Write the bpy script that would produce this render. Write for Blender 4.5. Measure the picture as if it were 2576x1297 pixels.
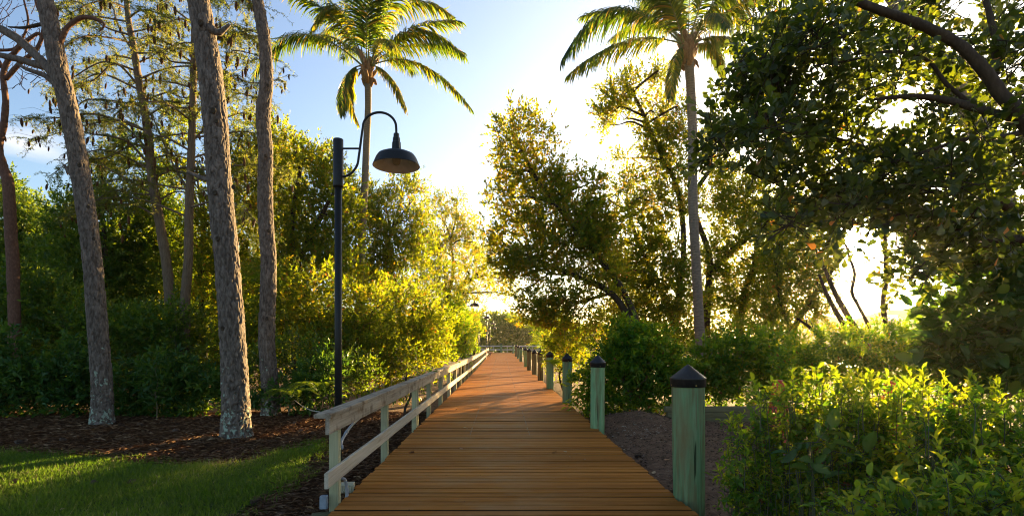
import bpy, math, random
import numpy as np
from mathutils import Vector, Matrix

# ------------------------------------------------------------------ scene, camera, world, sun
S = bpy.context.scene
for o in list(bpy.data.objects):
    bpy.data.objects.remove(o)
C = S.collection
rng = np.random.default_rng(11)
random.seed(5)

F, CX, HY, EYE = 1370.0, 1262.0, 868.0, 1.5        # focal length in photo units, vanishing point, eye height

cam = bpy.data.cameras.new('camera')
cam.sensor_width = 36; cam.sensor_fit = 'HORIZONTAL'
cam.lens = 36 * F / 2576
cam.shift_x = (1288 - CX) / 2576; cam.shift_y = (HY - 648.5) / 2576
cam.clip_start = 0.05; cam.clip_end = 3000
co = bpy.data.objects.new('camera', cam); C.objects.link(co)
co.location = (0, 0, EYE); co.rotation_euler = (math.pi / 2, 0, 0)
S.camera = co

SUN = Vector(((2147 - CX) / F, 1.0, (HY - 598) / F)).normalized()
ELEV = math.asin(SUN.z); AZ = math.atan2(SUN.x, SUN.y)

W = bpy.data.worlds.new('World'); S.world = W; W.use_nodes = True
nt = W.node_tree; nt.nodes.clear()
def wn(t, **k):
    n = nt.nodes.new(t)
    for a, b in k.items(): setattr(n, a, b)
    return n
def wl(a, b): nt.links.new(a, b)
sky = wn('ShaderNodeTexSky'); sky.sky_type = 'NISHITA'; sky.sun_disc = False
sky.sun_elevation = ELEV; sky.sun_rotation = AZ
sky.air_density = 1.0; sky.dust_density = 1.2; sky.ozone_density = 2.0
hsv = wn('ShaderNodeHueSaturation'); hsv.inputs['Saturation'].default_value = 1.0; hsv.inputs['Hue'].default_value = 0.507
wl(sky.outputs[0], hsv.inputs['Color'])
tc = wn('ShaderNodeTexCoord')
# aureole and blown-out disc round the sun
dp = wn('ShaderNodeVectorMath', operation='DOT_PRODUCT'); dp.inputs[1].default_value = SUN
nrmz = wn('ShaderNodeVectorMath', operation='NORMALIZE'); wl(tc.outputs['Generated'], nrmz.inputs[0])
wl(nrmz.outputs[0], dp.inputs[0])
mx = wn('ShaderNodeMath', operation='MAXIMUM'); mx.inputs[1].default_value = 0.0; wl(dp.outputs['Value'], mx.inputs[0])
def glow(power, amp):
    p = wn('ShaderNodeMath', operation='POWER'); wl(mx.outputs[0], p.inputs[0]); p.inputs[1].default_value = power
    m = wn('ShaderNodeMath', operation='MULTIPLY'); wl(p.outputs[0], m.inputs[0]); m.inputs[1].default_value = amp
    return m
def wadd(a, b):
    m = wn('ShaderNodeMath', operation='ADD'); wl(a.outputs[0], m.inputs[0]); wl(b.outputs[0], m.inputs[1]); return m
gl = wadd(wadd(glow(4200, 600.0), glow(300, 18.0)), wadd(glow(14, 1.9), glow(3.0, 0.85)))
gcol = wn('ShaderNodeMix', data_type='RGBA', blend_type='MULTIPLY'); gcol.inputs['Factor'].default_value = 1.0
gcol.inputs[6].default_value = (1.0, 0.88, 0.70, 1); wl(gl.outputs[0], gcol.inputs[7])
addc = wn('ShaderNodeMix', data_type='RGBA', blend_type='ADD'); addc.inputs['Factor'].default_value = 1.0
wl(hsv.outputs[0], addc.inputs[6]); wl(gcol.outputs[2], addc.inputs[7])
# one small fair-weather cloud low on the left
cdir = Vector(((75 - CX) / F, 1, (HY - 355) / F)).normalized()
vs = wn('ShaderNodeVectorMath', operation='SUBTRACT'); vs.inputs[1].default_value = cdir; wl(nrmz.outputs[0], vs.inputs[0])
vm = wn('ShaderNodeVectorMath', operation='MULTIPLY'); vm.inputs[1].default_value = (1, 1, 3.0); wl(vs.outputs[0], vm.inputs[0])
vl = wn('ShaderNodeVectorMath', operation='LENGTH'); wl(vm.outputs[0], vl.inputs[0])
cn = wn('ShaderNodeTexNoise'); cn.inputs['Scale'].default_value = 14; cn.inputs['Detail'].default_value = 6
wl(vm.outputs[0], cn.inputs['Vector'])
m1 = wn('ShaderNodeMapRange'); m1.inputs[1].default_value = 0.02; m1.inputs[2].default_value = 0.11; m1.inputs[3].default_value = 0.55; m1.inputs[4].default_value = -0.2
wl(vl.outputs['Value'], m1.inputs[0])
m2 = wn('ShaderNodeMath', operation='ADD'); wl(m1.outputs[0], m2.inputs[0]); wl(cn.outputs[0], m2.inputs[1])
m3 = wn('ShaderNodeMapRange'); m3.inputs[1].default_value = 0.62; m3.inputs[2].default_value = 1.15; m3.inputs[4].default_value = 0.42; wl(m2.outputs[0], m3.inputs[0])
cm = wn('ShaderNodeMix', data_type='RGBA'); wl(m3.outputs[0], cm.inputs['Factor'])
wl(addc.outputs[2], cm.inputs[6]); cm.inputs[7].default_value = (5.2, 4.6, 4.3, 1)
bg = wn('ShaderNodeBackground'); bg.inputs['Strength'].default_value = 0.055
wl(cm.outputs[2], bg.inputs['Color'])
wo = wn('ShaderNodeOutputWorld'); wl(bg.outputs[0], wo.inputs['Surface'])

sl = bpy.data.lights.new('sun', 'SUN'); sl.energy = 5.0; sl.angle = math.radians(0.55); sl.color = (1.0, 0.68, 0.28)
so = bpy.data.objects.new('sun', sl); C.objects.link(so); so.location = (40, 60, 40)
so.rotation_euler = SUN.to_track_quat('Z', 'Y').to_euler()

S.view_settings.view_transform = 'Standard'; S.view_settings.look = 'None'
S.view_settings.gamma = 1.0; S.view_settings.use_curve_mapping = False
S.view_settings.exposure = 2.65
S.render.engine = 'CYCLES'
S.cycles.use_denoising = True; S.cycles.use_adaptive_sampling = False; S.cycles.filter_width = 1.1
S.cycles.max_bounces = 8; S.cycles.diffuse_bounces = 4; S.cycles.transmission_bounces = 5; S.cycles.glossy_bounces = 2
S.cycles.volume_bounces = 0
S.cycles.sample_clamp_indirect = 6; S.cycles.sample_clamp_direct = 12

# ------------------------------------------------------------------ helpers
def P(px, py, Y):
    return np.array([(px - CX) * Y / F, Y, EYE - (py - HY) * Y / F])
def nz(v):
    return v / np.maximum(np.linalg.norm(v, axis=-1, keepdims=True), 1e-9)
def smooth(a, b, x):
    t = np.clip((x - a) / (b - a), 0, 1); return t * t * (3 - 2 * t)
def _h(ix, iy, iz):
    n = (ix * 73856093) ^ (iy * 19349663) ^ (iz * 83492791)
    n = (n ^ (n >> 13)) * 1274126177
    return ((n ^ (n >> 16)) & 0xffff) / 65535.0
def vnoise(p):
    p = np.asarray(p, float); i = np.floor(p).astype(np.int64); f = p - i; f = f * f * (3 - 2 * f); r = 0
    for dx in (0, 1):
        for dy in (0, 1):
            for dz in (0, 1):
                w = (f[..., 0] if dx else 1 - f[..., 0]) * (f[..., 1] if dy else 1 - f[..., 1]) * (f[..., 2] if dz else 1 - f[..., 2])
                r = r + w * _h(i[..., 0] + dx, i[..., 1] + dy, i[..., 2] + dz)
    return r

class MB:
    """collects vertices, faces and per-vertex tone of one mesh"""
    def __init__(s): s.v = []; s.f = []; s.r = []; s.n = 0
    def add(s, v, f, r=0.5):
        v = np.asarray(v, float).reshape(-1, 3)
        f = f if isinstance(f, list) else [np.asarray(f, np.int64)]
        for q in f: s.f.append(np.asarray(q, np.int64) + s.n)
        s.v.append(v); s.r.append(np.full(len(v), r) if np.isscalar(r) else np.asarray(r, float)); s.n += len(v)
        return s
    def mesh(s, name, mat, sm=True):
        me = bpy.data.meshes.new(name)
        if s.n:
            V = np.concatenate(s.v); R = np.concatenate(s.r)
            idx = np.concatenate([q.ravel() for q in s.f]).astype(np.int32)
            cnt = np.concatenate([np.full(len(q), q.shape[1], np.int32) for q in s.f])
            st = np.concatenate([[0], np.cumsum(cnt)[:-1]]).astype(np.int32)
            me.vertices.add(len(V)); me.vertices.foreach_set('co', V.astype(np.float32).ravel())
            me.loops.add(len(idx)); me.loops.foreach_set('vertex_index', idx)
            me.polygons.add(len(cnt)); me.polygons.foreach_set('loop_start', st)
            me.polygons.foreach_set('use_smooth', np.full(len(cnt), sm, dtype=bool))
            me.update(calc_edges=True)
            a = me.attributes.new('rnd', 'FLOAT', 'POINT'); a.data.foreach_set('value', R.astype(np.float32))
        me.materials.append(mat)
        return me
    def build(s, name, mat, parent=None, sm=True):
        return link(name, s.mesh(name, mat, sm), parent)

def link(name, me, parent=None):
    o = bpy.data.objects.new(name, me); C.objects.link(o)
    if parent is not None: o.parent = parent
    return o
def tag(o, label=None, cat=None, group=None, kind=None):
    if label: o['label'] = label
    if cat: o['category'] = cat
    if group: o['group'] = group
    if kind: o['kind'] = kind
    return o
def thing(name, label, cat, loc=(0, 0, 0), group=None):
    o = bpy.data.objects.new(name, None); C.objects.link(o); o.location = loc; o.empty_display_size = 0.1
    return tag(o, label, cat, group)
def shift(mb, o):
    """express collected world vertices relative to an Empty's location"""
    d = np.array(o.location)
    mb.v = [v - d for v in mb.v]; return mb

def box(x0, x1, y0, y1, z0, z1):
    v = [(x, y, z) for x in (x0, x1) for y in (y0, y1) for z in (z0, z1)]
    return v, np.array([(0, 1, 3, 2), (4, 6, 7, 5), (0, 4, 5, 1), (2, 3, 7, 6), (0, 2, 6, 4), (1, 5, 7, 3)])
def board(p0, p1, w, h, c=0.004, up=(0, 0, 1), r=0.5, mb=None):
    """chamfered board from p0 to p1, w wide (sideways), h high"""
    p0 = np.array(p0, float); p1 = np.array(p1, float); d = nz(p1 - p0); up = np.array(up, float)
    s = nz(np.cross(d, up)); u = np.cross(s, d); a, b = w / 2, h / 2
    prof = [(-a + c, -b), (a - c, -b), (a, -b + c), (a, b - c), (a - c, b), (-a + c, b), (-a, b - c), (-a, -b + c)]
    v = [p + s * x + u * y for p in (p0, p1) for x, y in prof]
    q = np.array([(i, (i + 1) % 8, 8 + (i + 1) % 8, 8 + i) for i in range(8)])[:, ::-1]
    caps = np.array([(0, 1, 2, 3), (0, 3, 4, 7), (4, 5, 6, 7)])
    caps = np.concatenate([caps, caps[:, ::-1] + 8])
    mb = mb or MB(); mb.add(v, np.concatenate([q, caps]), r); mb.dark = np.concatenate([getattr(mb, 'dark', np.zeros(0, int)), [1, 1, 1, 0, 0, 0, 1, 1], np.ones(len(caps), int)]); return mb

def catmull(pts, n):
    pts = np.asarray(pts, float); k = len(pts)
    if k == 2: return pts[0] + (pts[1] - pts[0]) * np.linspace(0, 1, n)[:, None]
    e = np.concatenate([[2 * pts[0] - pts[1]], pts, [2 * pts[-1] - pts[-2]]])
    t = np.linspace(0, k - 1 - 1e-6, n); i = t.astype(int); u = (t - i)[:, None]
    a, b, c, d = e[i], e[i + 1], e[i + 2], e[i + 3]
    return .5 * (2 * b + (c - a) * u + (2 * a - 5 * b + 4 * c - d) * u**2 + (3 * b - a - 3 * c + d) * u**3)
def tube(path, rad, seg=8, cap=True, mod=None, r=0.5):
    """swept tube; mod(theta, s) multiplies the radius"""
    path = np.asarray(path, float); n = len(path); rad = np.broadcast_to(np.asarray(rad, float), (n,))
    T = nz(np.gradient(path, axis=0)); ref = np.array([0, 1.0, 0]) if abs(T[0, 1]) < .8 else np.array([1.0, 0, 0])
    A = nz(np.cross(np.broadcast_to(ref, T.shape), T)); B = np.cross(T, A)
    th = np.linspace(0, 2 * math.pi, seg, endpoint=False)
    rr = np.repeat(rad[:, None], seg, 1)
    if mod is not None: rr = rr * mod
    v = path[:, None] + rr[..., None] * (np.cos(th)[None, :, None] * A[:, None] + np.sin(th)[None, :, None] * B[:, None])
    i = np.arange(n - 1)[:, None]; j = np.arange(seg)[None]; j2 = (j + 1) % seg
    q = np.stack([i * seg + j, i * seg + j2, (i + 1) * seg + j2, (i + 1) * seg + j], -1).reshape(-1, 4)
    v = v.reshape(-1, 3); fs = [q]
    if cap:
        v = np.concatenate([v, path[:1], path[-1:]]); a = n * seg
        fs.append(np.concatenate([np.stack([np.full(seg, a), j2[0], j[0]], -1),
                                  np.stack([np.full(seg, a + 1), (n - 1) * seg + j[0], (n - 1) * seg + j2[0]], -1)]))
    return v, fs, (r if np.isscalar(r) else np.concatenate([np.asarray(r).ravel(), [.5, .5]] if cap else [np.asarray(r).ravel()]))
def lathe(prof, seg=24, c=(0, 0, 0)):
    prof = np.asarray(prof, float); th = np.linspace(0, 2 * math.pi, seg, endpoint=False)
    v = np.stack([prof[:, None, 0] * np.cos(th), prof[:, None, 0] * np.sin(th), np.repeat(prof[:, 1:2], seg, 1)], -1) + np.array(c)
    n = len(prof); i = np.arange(n - 1)[:, None]; j = np.arange(seg)[None]; j2 = (j + 1) % seg
    return v.reshape(-1, 3), np.stack([i * seg + j, i * seg + j2, (i + 1) * seg + j2, (i + 1) * seg + j], -1).reshape(-1, 4)

# leaf templates: u along, v across, w along the normal
T2 = (np.array([(0, 0, 0), (.45, .5, .10), (1, 0, 0), (.45, -.5, .10)]), np.array([(0, 2, 1), (0, 3, 2)]))
T6 = (np.array([(0, 0, 0), (.5, 0, .0), (1, 0, -.24), (.26, .36, .14), (.66, .40, .07), (.30, -.34, .11), (.62, -.42, .09)]),
      np.array([(0, 1, 3), (3, 1, 4), (1, 2, 4), (0, 5, 1), (5, 6, 1), (1, 6, 2)]))
TOB = (np.array([(0, 0, 0), (.5, 0, .0), (1, 0, -.04), (.38, .22, .05), (.76, .5, .06), (.95, .28, .0), (.38, -.22, .05), (.76, -.5, .06), (.95, -.28, 0)]),
       np.array([(0, 1, 3), (3, 1, 4), (1, 2, 5), (1, 5, 4), (0, 6, 1), (6, 7, 1), (1, 7, 8), (1, 8, 2)]))
def rib(nseg=7):
    """broad ovate leaf with ribbed side veins"""
    v = []; f = []
    u = np.linspace(0, 1, nseg * 2 + 1)
    for k, x in enumerate(u):
        w = .5 * math.sin(math.pi * x**.85)**.9 if 0 < x < 1 else 0
        d = -.22 * x * x
        z = (.03 if k % 2 else -.02)
        v += [(x, 0, d), (min(x + .05, 1), w, d + .1 * w * 2 + z), (min(x + .05, 1), -w, d + .1 * w * 2 + z)]
    for k in range(len(u) - 1):
        a = 3 * k
        f += [(a, a + 3, a + 4), (a, a + 4, a + 1), (a, a + 5, a + 3), (a, a + 2, a + 5)]
    return np.array(v), np.array(f)
TRIB = rib()
def leaves(mb, pos, d, nrm, ln, wd, tmpl, rnd):
    tv, tf = tmpl; N = len(pos)
    d = nz(d); nrm = nz(nrm - (nrm * d).sum(1, keepdims=True) * d); s = np.cross(nrm, d)
    ln = np.broadcast_to(ln, (N,))[:, None, None]; wd = np.broadcast_to(wd, (N,))[:, None, None]
    v = pos[:, None] + d[:, None] * tv[None, :, 0:1] * ln + s[:, None] * tv[None, :, 1:2] * wd + nrm[:, None] * tv[None, :, 2:3] * ln
    f = tf[None] + (np.arange(N) * len(tv))[:, None, None]
    mb.add(v.reshape(-1, 3), f.reshape(-1, 3), np.repeat(rnd, len(tv)))
def rnorm(*s): return rng.normal(size=s)
def rsph(n): return nz(rnorm(n, 3))
UP = np.array([0, 0, 1.0])

# ------------------------------------------------------------------ materials
def mat(name):
    m = bpy.data.materials.new(name); m.use_nodes = True
    t = m.node_tree; t.nodes.clear(); return m, t
class N:
    def __init__(s, t): s.t = t
    def n(s, ty, ins=None, **k):
        x = s.t.nodes.new(ty)
        for a, b in k.items(): setattr(x, a, b)
        for a, b in (ins or {}).items():
            if hasattr(b, 'is_output'): s.t.links.new(b, x.inputs[a])
            else: x.inputs[a].default_value = b
        return x
    def ramp(s, fac, stops):
        r = s.n('ShaderNodeValToRGB'); e = r.color_ramp.elements
        while len(e) < len(stops): e.new(0.5)
        for i, (p, c) in enumerate(stops):
            e[i].position = p; e[i].color = (*c, 1)
        s.t.links.new(fac, r.inputs[0]); return r.outputs[0]
    def noise(s, vec, scale, detail=4, rough=.55, sc3=None):
        if sc3 is not None: vec = s.n('ShaderNodeMapping', {0: vec, 3: sc3}).outputs[0]
        return s.n('ShaderNodeTexNoise', {'Vector': vec, 'Scale': scale, 'Detail': detail, 'Roughness': rough}).outputs[0]
    def mix(s, f, a, b, bt='MIX'):
        x = s.n('ShaderNodeMix', data_type='RGBA', blend_type=bt)
        for i, v in ((0, f), (6, a), (7, b)):
            if hasattr(v, 'is_output'): s.t.links.new(v, x.inputs[i])
            else: x.inputs[i].default_value = v if i == 0 else (*v, 1)
        return x.outputs[2]
    def rng(s, v, a, b, c=0., d=1.):
        return s.n('ShaderNodeMapRange', {0: v, 1: a, 2: b, 3: c, 4: d}).outputs[0]
    def bump(s, h, st=.3, dist=.01):
        return s.n('ShaderNodeBump', {'Strength': st, 'Distance': dist, 'Height': h}).outputs[0]
    def out(s, sh): s.n('ShaderNodeOutputMaterial', {0: sh})
    def pr(s, col, rough=.6, normal=None, **k):
        b = s.n('ShaderNodeBsdfPrincipled')
        for a, v in (('Base Color', col), ('Roughness', rough), ('Normal', normal)):
            if v is None: continue
            if hasattr(v, 'is_output'): s.t.links.new(v, b.inputs[a])
            else: b.inputs[a].default_value = (*v, 1) if a == 'Base Color' else v
        for a, v in k.items(): b.inputs[a.replace('_', ' ')].default_value = v
        return b.outputs[0]
    def pos(s): return s.n('ShaderNodeNewGeometry').outputs['Position']
    def obj(s): return s.n('ShaderNodeTexCoord').outputs['Object']
    def attr(s, a='rnd'): return s.n('ShaderNodeAttribute', attribute_name=a).outputs['Fac']

def leaf_mat(name, refl, trans, mixf=.5, rough=.38, spec=.4, dead=None):
    """refl/trans: colour stops over the per-leaf tone"""
    m, t = mat(name); k = N(t); r = k.attr()
    b = k.pr(k.ramp(r, refl), rough, Specular_IOR_Level=spec)
    tl = k.n('ShaderNodeBsdfTranslucent', {0: k.ramp(r, trans)}).outputs[0]
    k.out(k.n('ShaderNodeMixShader', {0: mixf, 1: b, 2: tl}).outputs[0]); return m
M = {}
M['leaf_tree'] = leaf_mat('tree_leaf', [(0, (.04, .085, .014)), (.6, (.085, .14, .020)), (.93, (.15, .18, .026)), (1, (.29, .13, .03))],
                          [(0, (0.18, 0.27, 0.006)), (.6, (0.38, 0.41, 0.008)), (.93, (0.78, 0.62, 0.014)), (1, (0.690, 0.253, 0.023))], .58, .45, .25)
M['leaf_dark'] = leaf_mat('shrub_leaf', [(0, (0.031, 0.084, 0.017)), (.7, (0.063, 0.140, 0.025)), (1, (0.126, 0.196, 0.031))],
                          [(0, (0.126, 0.224, 0.008)), (.7, (0.308, 0.392, 0.011)), (1, (0.588, 0.560, 0.021))], .45, .42, .28)
M['leaf_thick'] = leaf_mat('thick_leaf', [(0, (.026, .042, .012)), (.7, (.046, .072, .018)), (.95, (.075, .10, .024)), (.985, (.36, .15, .026)), (1, (.45, .18, .03))],
                           [(0, (.08, .13, .008)), (.7, (.26, .32, .012)), (.95, (.52, .48, .02)), (.985, (.71, .28, .026)), (1, (.78, .32, .04))], .35, .38, .32)
M['leaf_bright'] = leaf_mat('hedge_leaf', [(0, (.035, .11, .014)), (.5, (.07, .165, .018)), (.97, (.13, .22, .025)), (1, (.16, .075, .025))],
                            [(0, (.13, .30, .007)), (.5, (.38, .52, .01)), (.97, (.80, .70, .018)), (1, (.30, .12, .02))], .55, .40, .28)
M['leaf_ribbed'] = leaf_mat('ribbed_leaf', [(0, (0.027, 0.081, 0.019)), (.8, (0.061, 0.142, 0.024)), (1, (0.095, 0.176, 0.027))],
                            [(0, (0.065, 0.156, 0.013)), (.8, (0.195, 0.312, 0.016)), (1, (0.390, 0.442, 0.026))], .40, .40, .3)
M['needle'] = leaf_mat('cypress_needle', [(0, (0.042, 0.072, 0.018)), (.7, (0.084, 0.120, 0.024)), (1, (0.156, 0.156, 0.036))],
                       [(0, (0.176, 0.242, 0.022)), (.7, (0.396, 0.418, 0.033)), (1, (0.550, 0.462, 0.044))], .5, .5, .2)
M['frond'] = leaf_mat('palm_leaflet', [(0, (0.026, 0.058, 0.013)), (.6, (0.052, 0.098, 0.013)), (.92, (0.117, 0.130, 0.016)), (1, (0.260, 0.156, 0.039))],
                      [(0, (.05, .12, .004)), (.55, (.19, .27, .006)), (.92, (.66, .54, .012)), (1, (0.720, 0.432, 0.048))], .5, .42, .25)
M['grass'] = leaf_mat('grass_blade', [(0, (.046, .055, .006)), (.6, (.092, .094, .011)), (.85, (.17, .145, .03)), (1, (.34, .26, .12))],
                      [(0, (0.144, 0.312, 0.014)), (.75, (0.264, 0.432, 0.024)), (.95, (0.480, 0.504, 0.036)), (1, (0.360, 0.300, 0.120))], .4, .5, .25)
M['grass_base'] = None

def wood(name, stops, axis, rough=.7, stain=None, grain=60, obj_rand=True, bump=.35, extra=None):
    """grain runs along axis: 'X','Y','Z'"""
    m, t = mat(name); k = N(t); p = k.pos()
    oi = k.n('ShaderNodeObjectInfo').outputs['Random']
    off = k.n('ShaderNodeCombineXYZ', {0: oi, 1: oi, 2: oi}).outputs[0]
    off = k.n('ShaderNodeVectorMath', {0: off, 1: (37., 53., 71.)}, operation='MULTIPLY').outputs[0]
    q = k.n('ShaderNodeVectorMath', {0: p, 1: off}, operation='ADD').outputs[0]
    sc = {'X': (.035, 1, 1), 'Y': (1, .035, 1), 'Z': (1, 1, .035)}[axis]
    g = k.noise(q, grain, 5, .65, sc)
    g2 = k.noise(q, grain * .22, 3, .6, tuple(min(1, a * 2.2) for a in sc))
    f = k.n('ShaderNodeMath', {0: g, 1: .6}, operation='MULTIPLY').outputs[0]
    f = k.n('ShaderNodeMath', {0: g2, 1: .4, 2: f}, operation='MULTIPLY_ADD').outputs[0]
    col = k.ramp(k.rng(f, .28, .72), stops)
    hv = k.n('ShaderNodeHueSaturation', {'Color': col, 'Value': k.rng(oi, 0, 1, .74, 1.2)})
    col = hv.outputs[0]
    if stain:
        blot = k.noise(p, stain[0], 5, .65); col = k.mix(k.rng(blot, stain[1], stain[1] + .16), col, stain[2])
    if extra: col = extra(k, p, col)
    nrm = k.bump(f, bump, .006)
    k.out(k.pr(col, rough, nrm, Specular_IOR_Level=.035)); return m
def deck_extra(k, p, col):
    # foot traffic has worn the middle of the walk paler and greyer, in drifts
    x = k.n('ShaderNodeSeparateXYZ', {0: p}); a = k.n('ShaderNodeMath', {0: x.outputs[0], 1: -.25}, operation='SUBTRACT').outputs[0]
    a = k.n('ShaderNodeMath', {0: a}, operation='ABSOLUTE').outputs[0]
    w = k.rng(a, .1, 1.5, 1, 0)
    n = k.noise(p, 1.1, 5, .65, (1, 1.4, 1)); n = k.rng(n, .42, .66)
    f = k.n('ShaderNodeMath', {0: w, 1: n}, operation='MULTIPLY').outputs[0]
    f = k.n('ShaderNodeMath', {0: f, 1: .55}, operation='MULTIPLY').outputs[0]
    col = k.mix(f, col, (.36, .205, .09))
    sp = k.noise(p, 55, 2, .5); return k.mix(k.rng(sp, .70, .76), col, (.09, .045, .02))
M['deck'] = wood('deck_board', [(0, (.18, .060, .011)), (.5, (.36, .128, .023)), (1, (.48, .212, .052))], 'X', .6, None, 45, extra=deck_extra, bump=.5)
M['deck_edge'] = wood('gap_shade_board_edge', [(0, (.02, .012, .007)), (1, (.05, .03, .017))], 'X', .9)  # weathered plank sides, darkened so the shade of the gaps is in the colour
M['deck_under'] = wood('joist_wood', [(0, (.09, .06, .035)), (1, (.17, .12, .07))], 'Y', .8)
grey = [(0, (.14, .11, .075)), (.4, (.33, .27, .195)), (1, (.52, .45, .345))]
M['rail_grey'] = wood('weathered_rail', grey, 'Y', .75, (5.5, .52, (.13, .09, .052)), 42)
M['rail_pale'] = wood('pale_rail', [(0, (.27, .215, .15)), (.45, (.45, .385, .29)), (1, (.60, .525, .41))], 'Y', .75, None, 50)
M['rail_x'] = wood('cross_rail_wood', [(0, (.42, .38, .30)), (1, (.70, .64, .53))], 'X', .75)
M['post_green'] = wood('treated_post', [(0, (.18, .165, .09)), (.4, (.36, .345, .20)), (1, (.52, .47, .30))], 'Z', .75, (2.5, .58, (.32, .27, .17)), 45)
M['timber'] = wood('landscape_timber', [(0, (.07, .06, .035)), (.5, (.15, .13, .07)), (1, (.24, .20, .12))], 'X', .85)
def bollard_mat(name, a, b, c, stn, amt):
    def ex(k, p, col):
        n = k.noise(p, 5, 5, .6, (1, 1, .18)); col = k.mix(k.rng(n, amt, amt + .2), col, stn)
        n = k.noise(p, 26, 4, .7, (1, 1, .05)); col = k.mix(k.rng(n, .50, .62, 0, .75), col, (.16, .13, .06))
        n = k.noise(p, 34, 2, .5, (1, 1, .03)); col = k.mix(k.rng(n, .66, .70, 0, .85), col, (.02, .025, .012))
        x = k.n('ShaderNodeSeparateXYZ', {0: p}).outputs[2]
        n2 = k.noise(p, 12, 4, .6, (1, 1, .3)); z = k.n('ShaderNodeMath', {0: n2, 1: .9, 2: x}, operation='MULTIPLY_ADD').outputs[0]
        return k.mix(k.rng(z, .12, .50, .75, 0), col, (.05, .05, .025))
    return wood(name, [(0, a), (.45, b), (1, c)], 'Z', .62, None, 38, extra=ex, bump=.6)
M['bollard'] = bollard_mat('copper_treated_pile', (.08, .16, .07), (.19, .33, .155), (.34, .47, .26), (.18, .15, .07), .50)
M['bollard_brown'] = bollard_mat('browned_pile', (.07, .06, .025), (.15, .13, .06), (.22, .21, .12), (.09, .13, .07), .62)

def simple(name, col, rough=.5, metal=0., noise=None, bump=None, **kw):
    m, t = mat(name); k = N(t); p = k.pos(); c = col
    if noise: c = k.mix(k.rng(k.noise(p, noise[0], 5, .6), .4, .65), col, noise[1])
    nb = k.bump(k.noise(p, bump[0], 4), bump[1], .004) if bump else None
    k.out(k.pr(c, rough, nb, Metallic=metal, **kw)); return m
M['black_metal'] = simple('black_metal', (.015, .014, .0125), .4, 0., (30, (.018, .018, .017)), (120, .06), Specular_IOR_Level=.22)
M['black_cap'] = simple('black_plastic', (.012, .012, .013), .45, 0., (25, (.022, .021, .02)), (60, .12), Specular_IOR_Level=.35)
M['enamel'] = simple('white_enamel', (.86, .84, .78), .35, 0., (9, (.74, .70, .62)))
M['brass'] = simple('brass', (.5, .36, .12), .4, 1.)
M['conduit'] = simple('grey_conduit', (.34, .36, .38), .5, 0., (12, (.24, .25, .26)))
M['greybox'] = simple('grey_box', (.24, .28, .33), .55, 0., (14, (.17, .20, .24)))
M['beige'] = simple('beige_plastic', (.42, .38, .25), .55, 0., (14, (.30, .27, .18)))
M['dark_rubber'] = simple('dark_rubber', (.02, .02, .022), .6)
M['red_cone'] = simple('orange_red_plastic', (.62, .045, .015), .45, 0., (18, (.42, .03, .012)))
M['rope'] = simple('pale_rope', (.35, .30, .22), .8)
M['bench'] = simple('red_brown_bench', (.22, .06, .035), .6, 0., (10, (.14, .04, .025)))
M['redboard'] = simple('red_board', (.40, .07, .03), .6, 0., (10, (.3, .05, .03)))
M['galv'] = simple('galvanised_screw', (.34, .26, .17), .6)
m, t = mat('lamp_glass'); k = N(t)
k.out(k.pr((.75, .70, .55), .12, None, Transmission_Weight=.75, IOR=1.2)); M['glass'] = m
m, t = mat('dead_leaf'); k = N(t)
k.out(k.pr(k.ramp(k.n('ShaderNodeObjectInfo').outputs['Random'], [(0, (.16, .055, .02)), (.6, (.34, .14, .04)), (1, (.40, .27, .13))]), .6)); M['dead_leaf'] = m
M['cone_scale'] = simple('pine_cone_scale', (.065, .035, .02), .7, 0., (60, (.14, .08, .045)))
M['catkin'] = leaf_mat('dry_seed', [(0, (.045, .022, .012)), (1, (.16, .075, .03))], [(0, (.06, .03, .01)), (1, (.2, .09, .03))], .2, .7, .1)

def bark(name, stops, lichen=None, red=None, bump=1.0, sc=(9, 9, 2.6), patch=None):
    m, t = mat(name); k = N(t); p = k.pos(); r = k.attr()
    v = k.n('ShaderNodeMapping', {0: p, 3: sc}).outputs[0]
    n = k.noise(v, 2.2, 7, .68)
    f = k.n('ShaderNodeMath', {0: r, 1: .22, 2: n}, operation='MULTIPLY_ADD').outputs[0]
    col = k.ramp(k.rng(f, .3, .92), stops)
    if red: col = k.mix(k.n('ShaderNodeMath', {0: k.rng(r, .75, .95), 1: k.rng(k.noise(p, 1.4, 3), .42, .6)}, operation='MULTIPLY').outputs[0], col, red)
    if lichen:
        z = k.n('ShaderNodeSeparateXYZ', {0: p}).outputs[2]
        ln = k.noise(p, 11, 5, .62); ln2 = k.noise(p, 2.6, 3)
        h = k.rng(z, -.3, 2.2, .22, .0); s = k.n('ShaderNodeMath', {0: ln, 1: h}, operation='ADD').outputs[0]
        s = k.n('ShaderNodeMath', {0: ln2, 1: .3, 2: s}, operation='MULTIPLY_ADD').outputs[0]
        col = k.mix(k.rng(s, .90, .95), col, lichen)
    hgt = k.noise(v, 5, 6, .7)
    k.out(k.pr(col, .85, k.bump(hgt, bump * .5, .02), Specular_IOR_Level=.2)); return m
M['pine_bark'] = bark('pine_bark', [(0, (.022, .016, .012)), (.35, (.092, .070, .054)), (.7, (.19, .15, .12)), (1, (.30, .245, .195))], (.30, .36, .27), (.25, .105, .05))
M['cypress_bark'] = bark('cypress_bark', [(0, (.05, .035, .022)), (.5, (.14, .10, .065)), (1, (.24, .17, .11))], None, None, .8, (14, 14, 1.6))
M['bark'] = bark('branch_bark', [(0, (.022, .016, .010)), (.5, (.05, .036, .023)), (1, (.10, .073, .046))], None, None, .8, (10, 10, 4))
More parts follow.
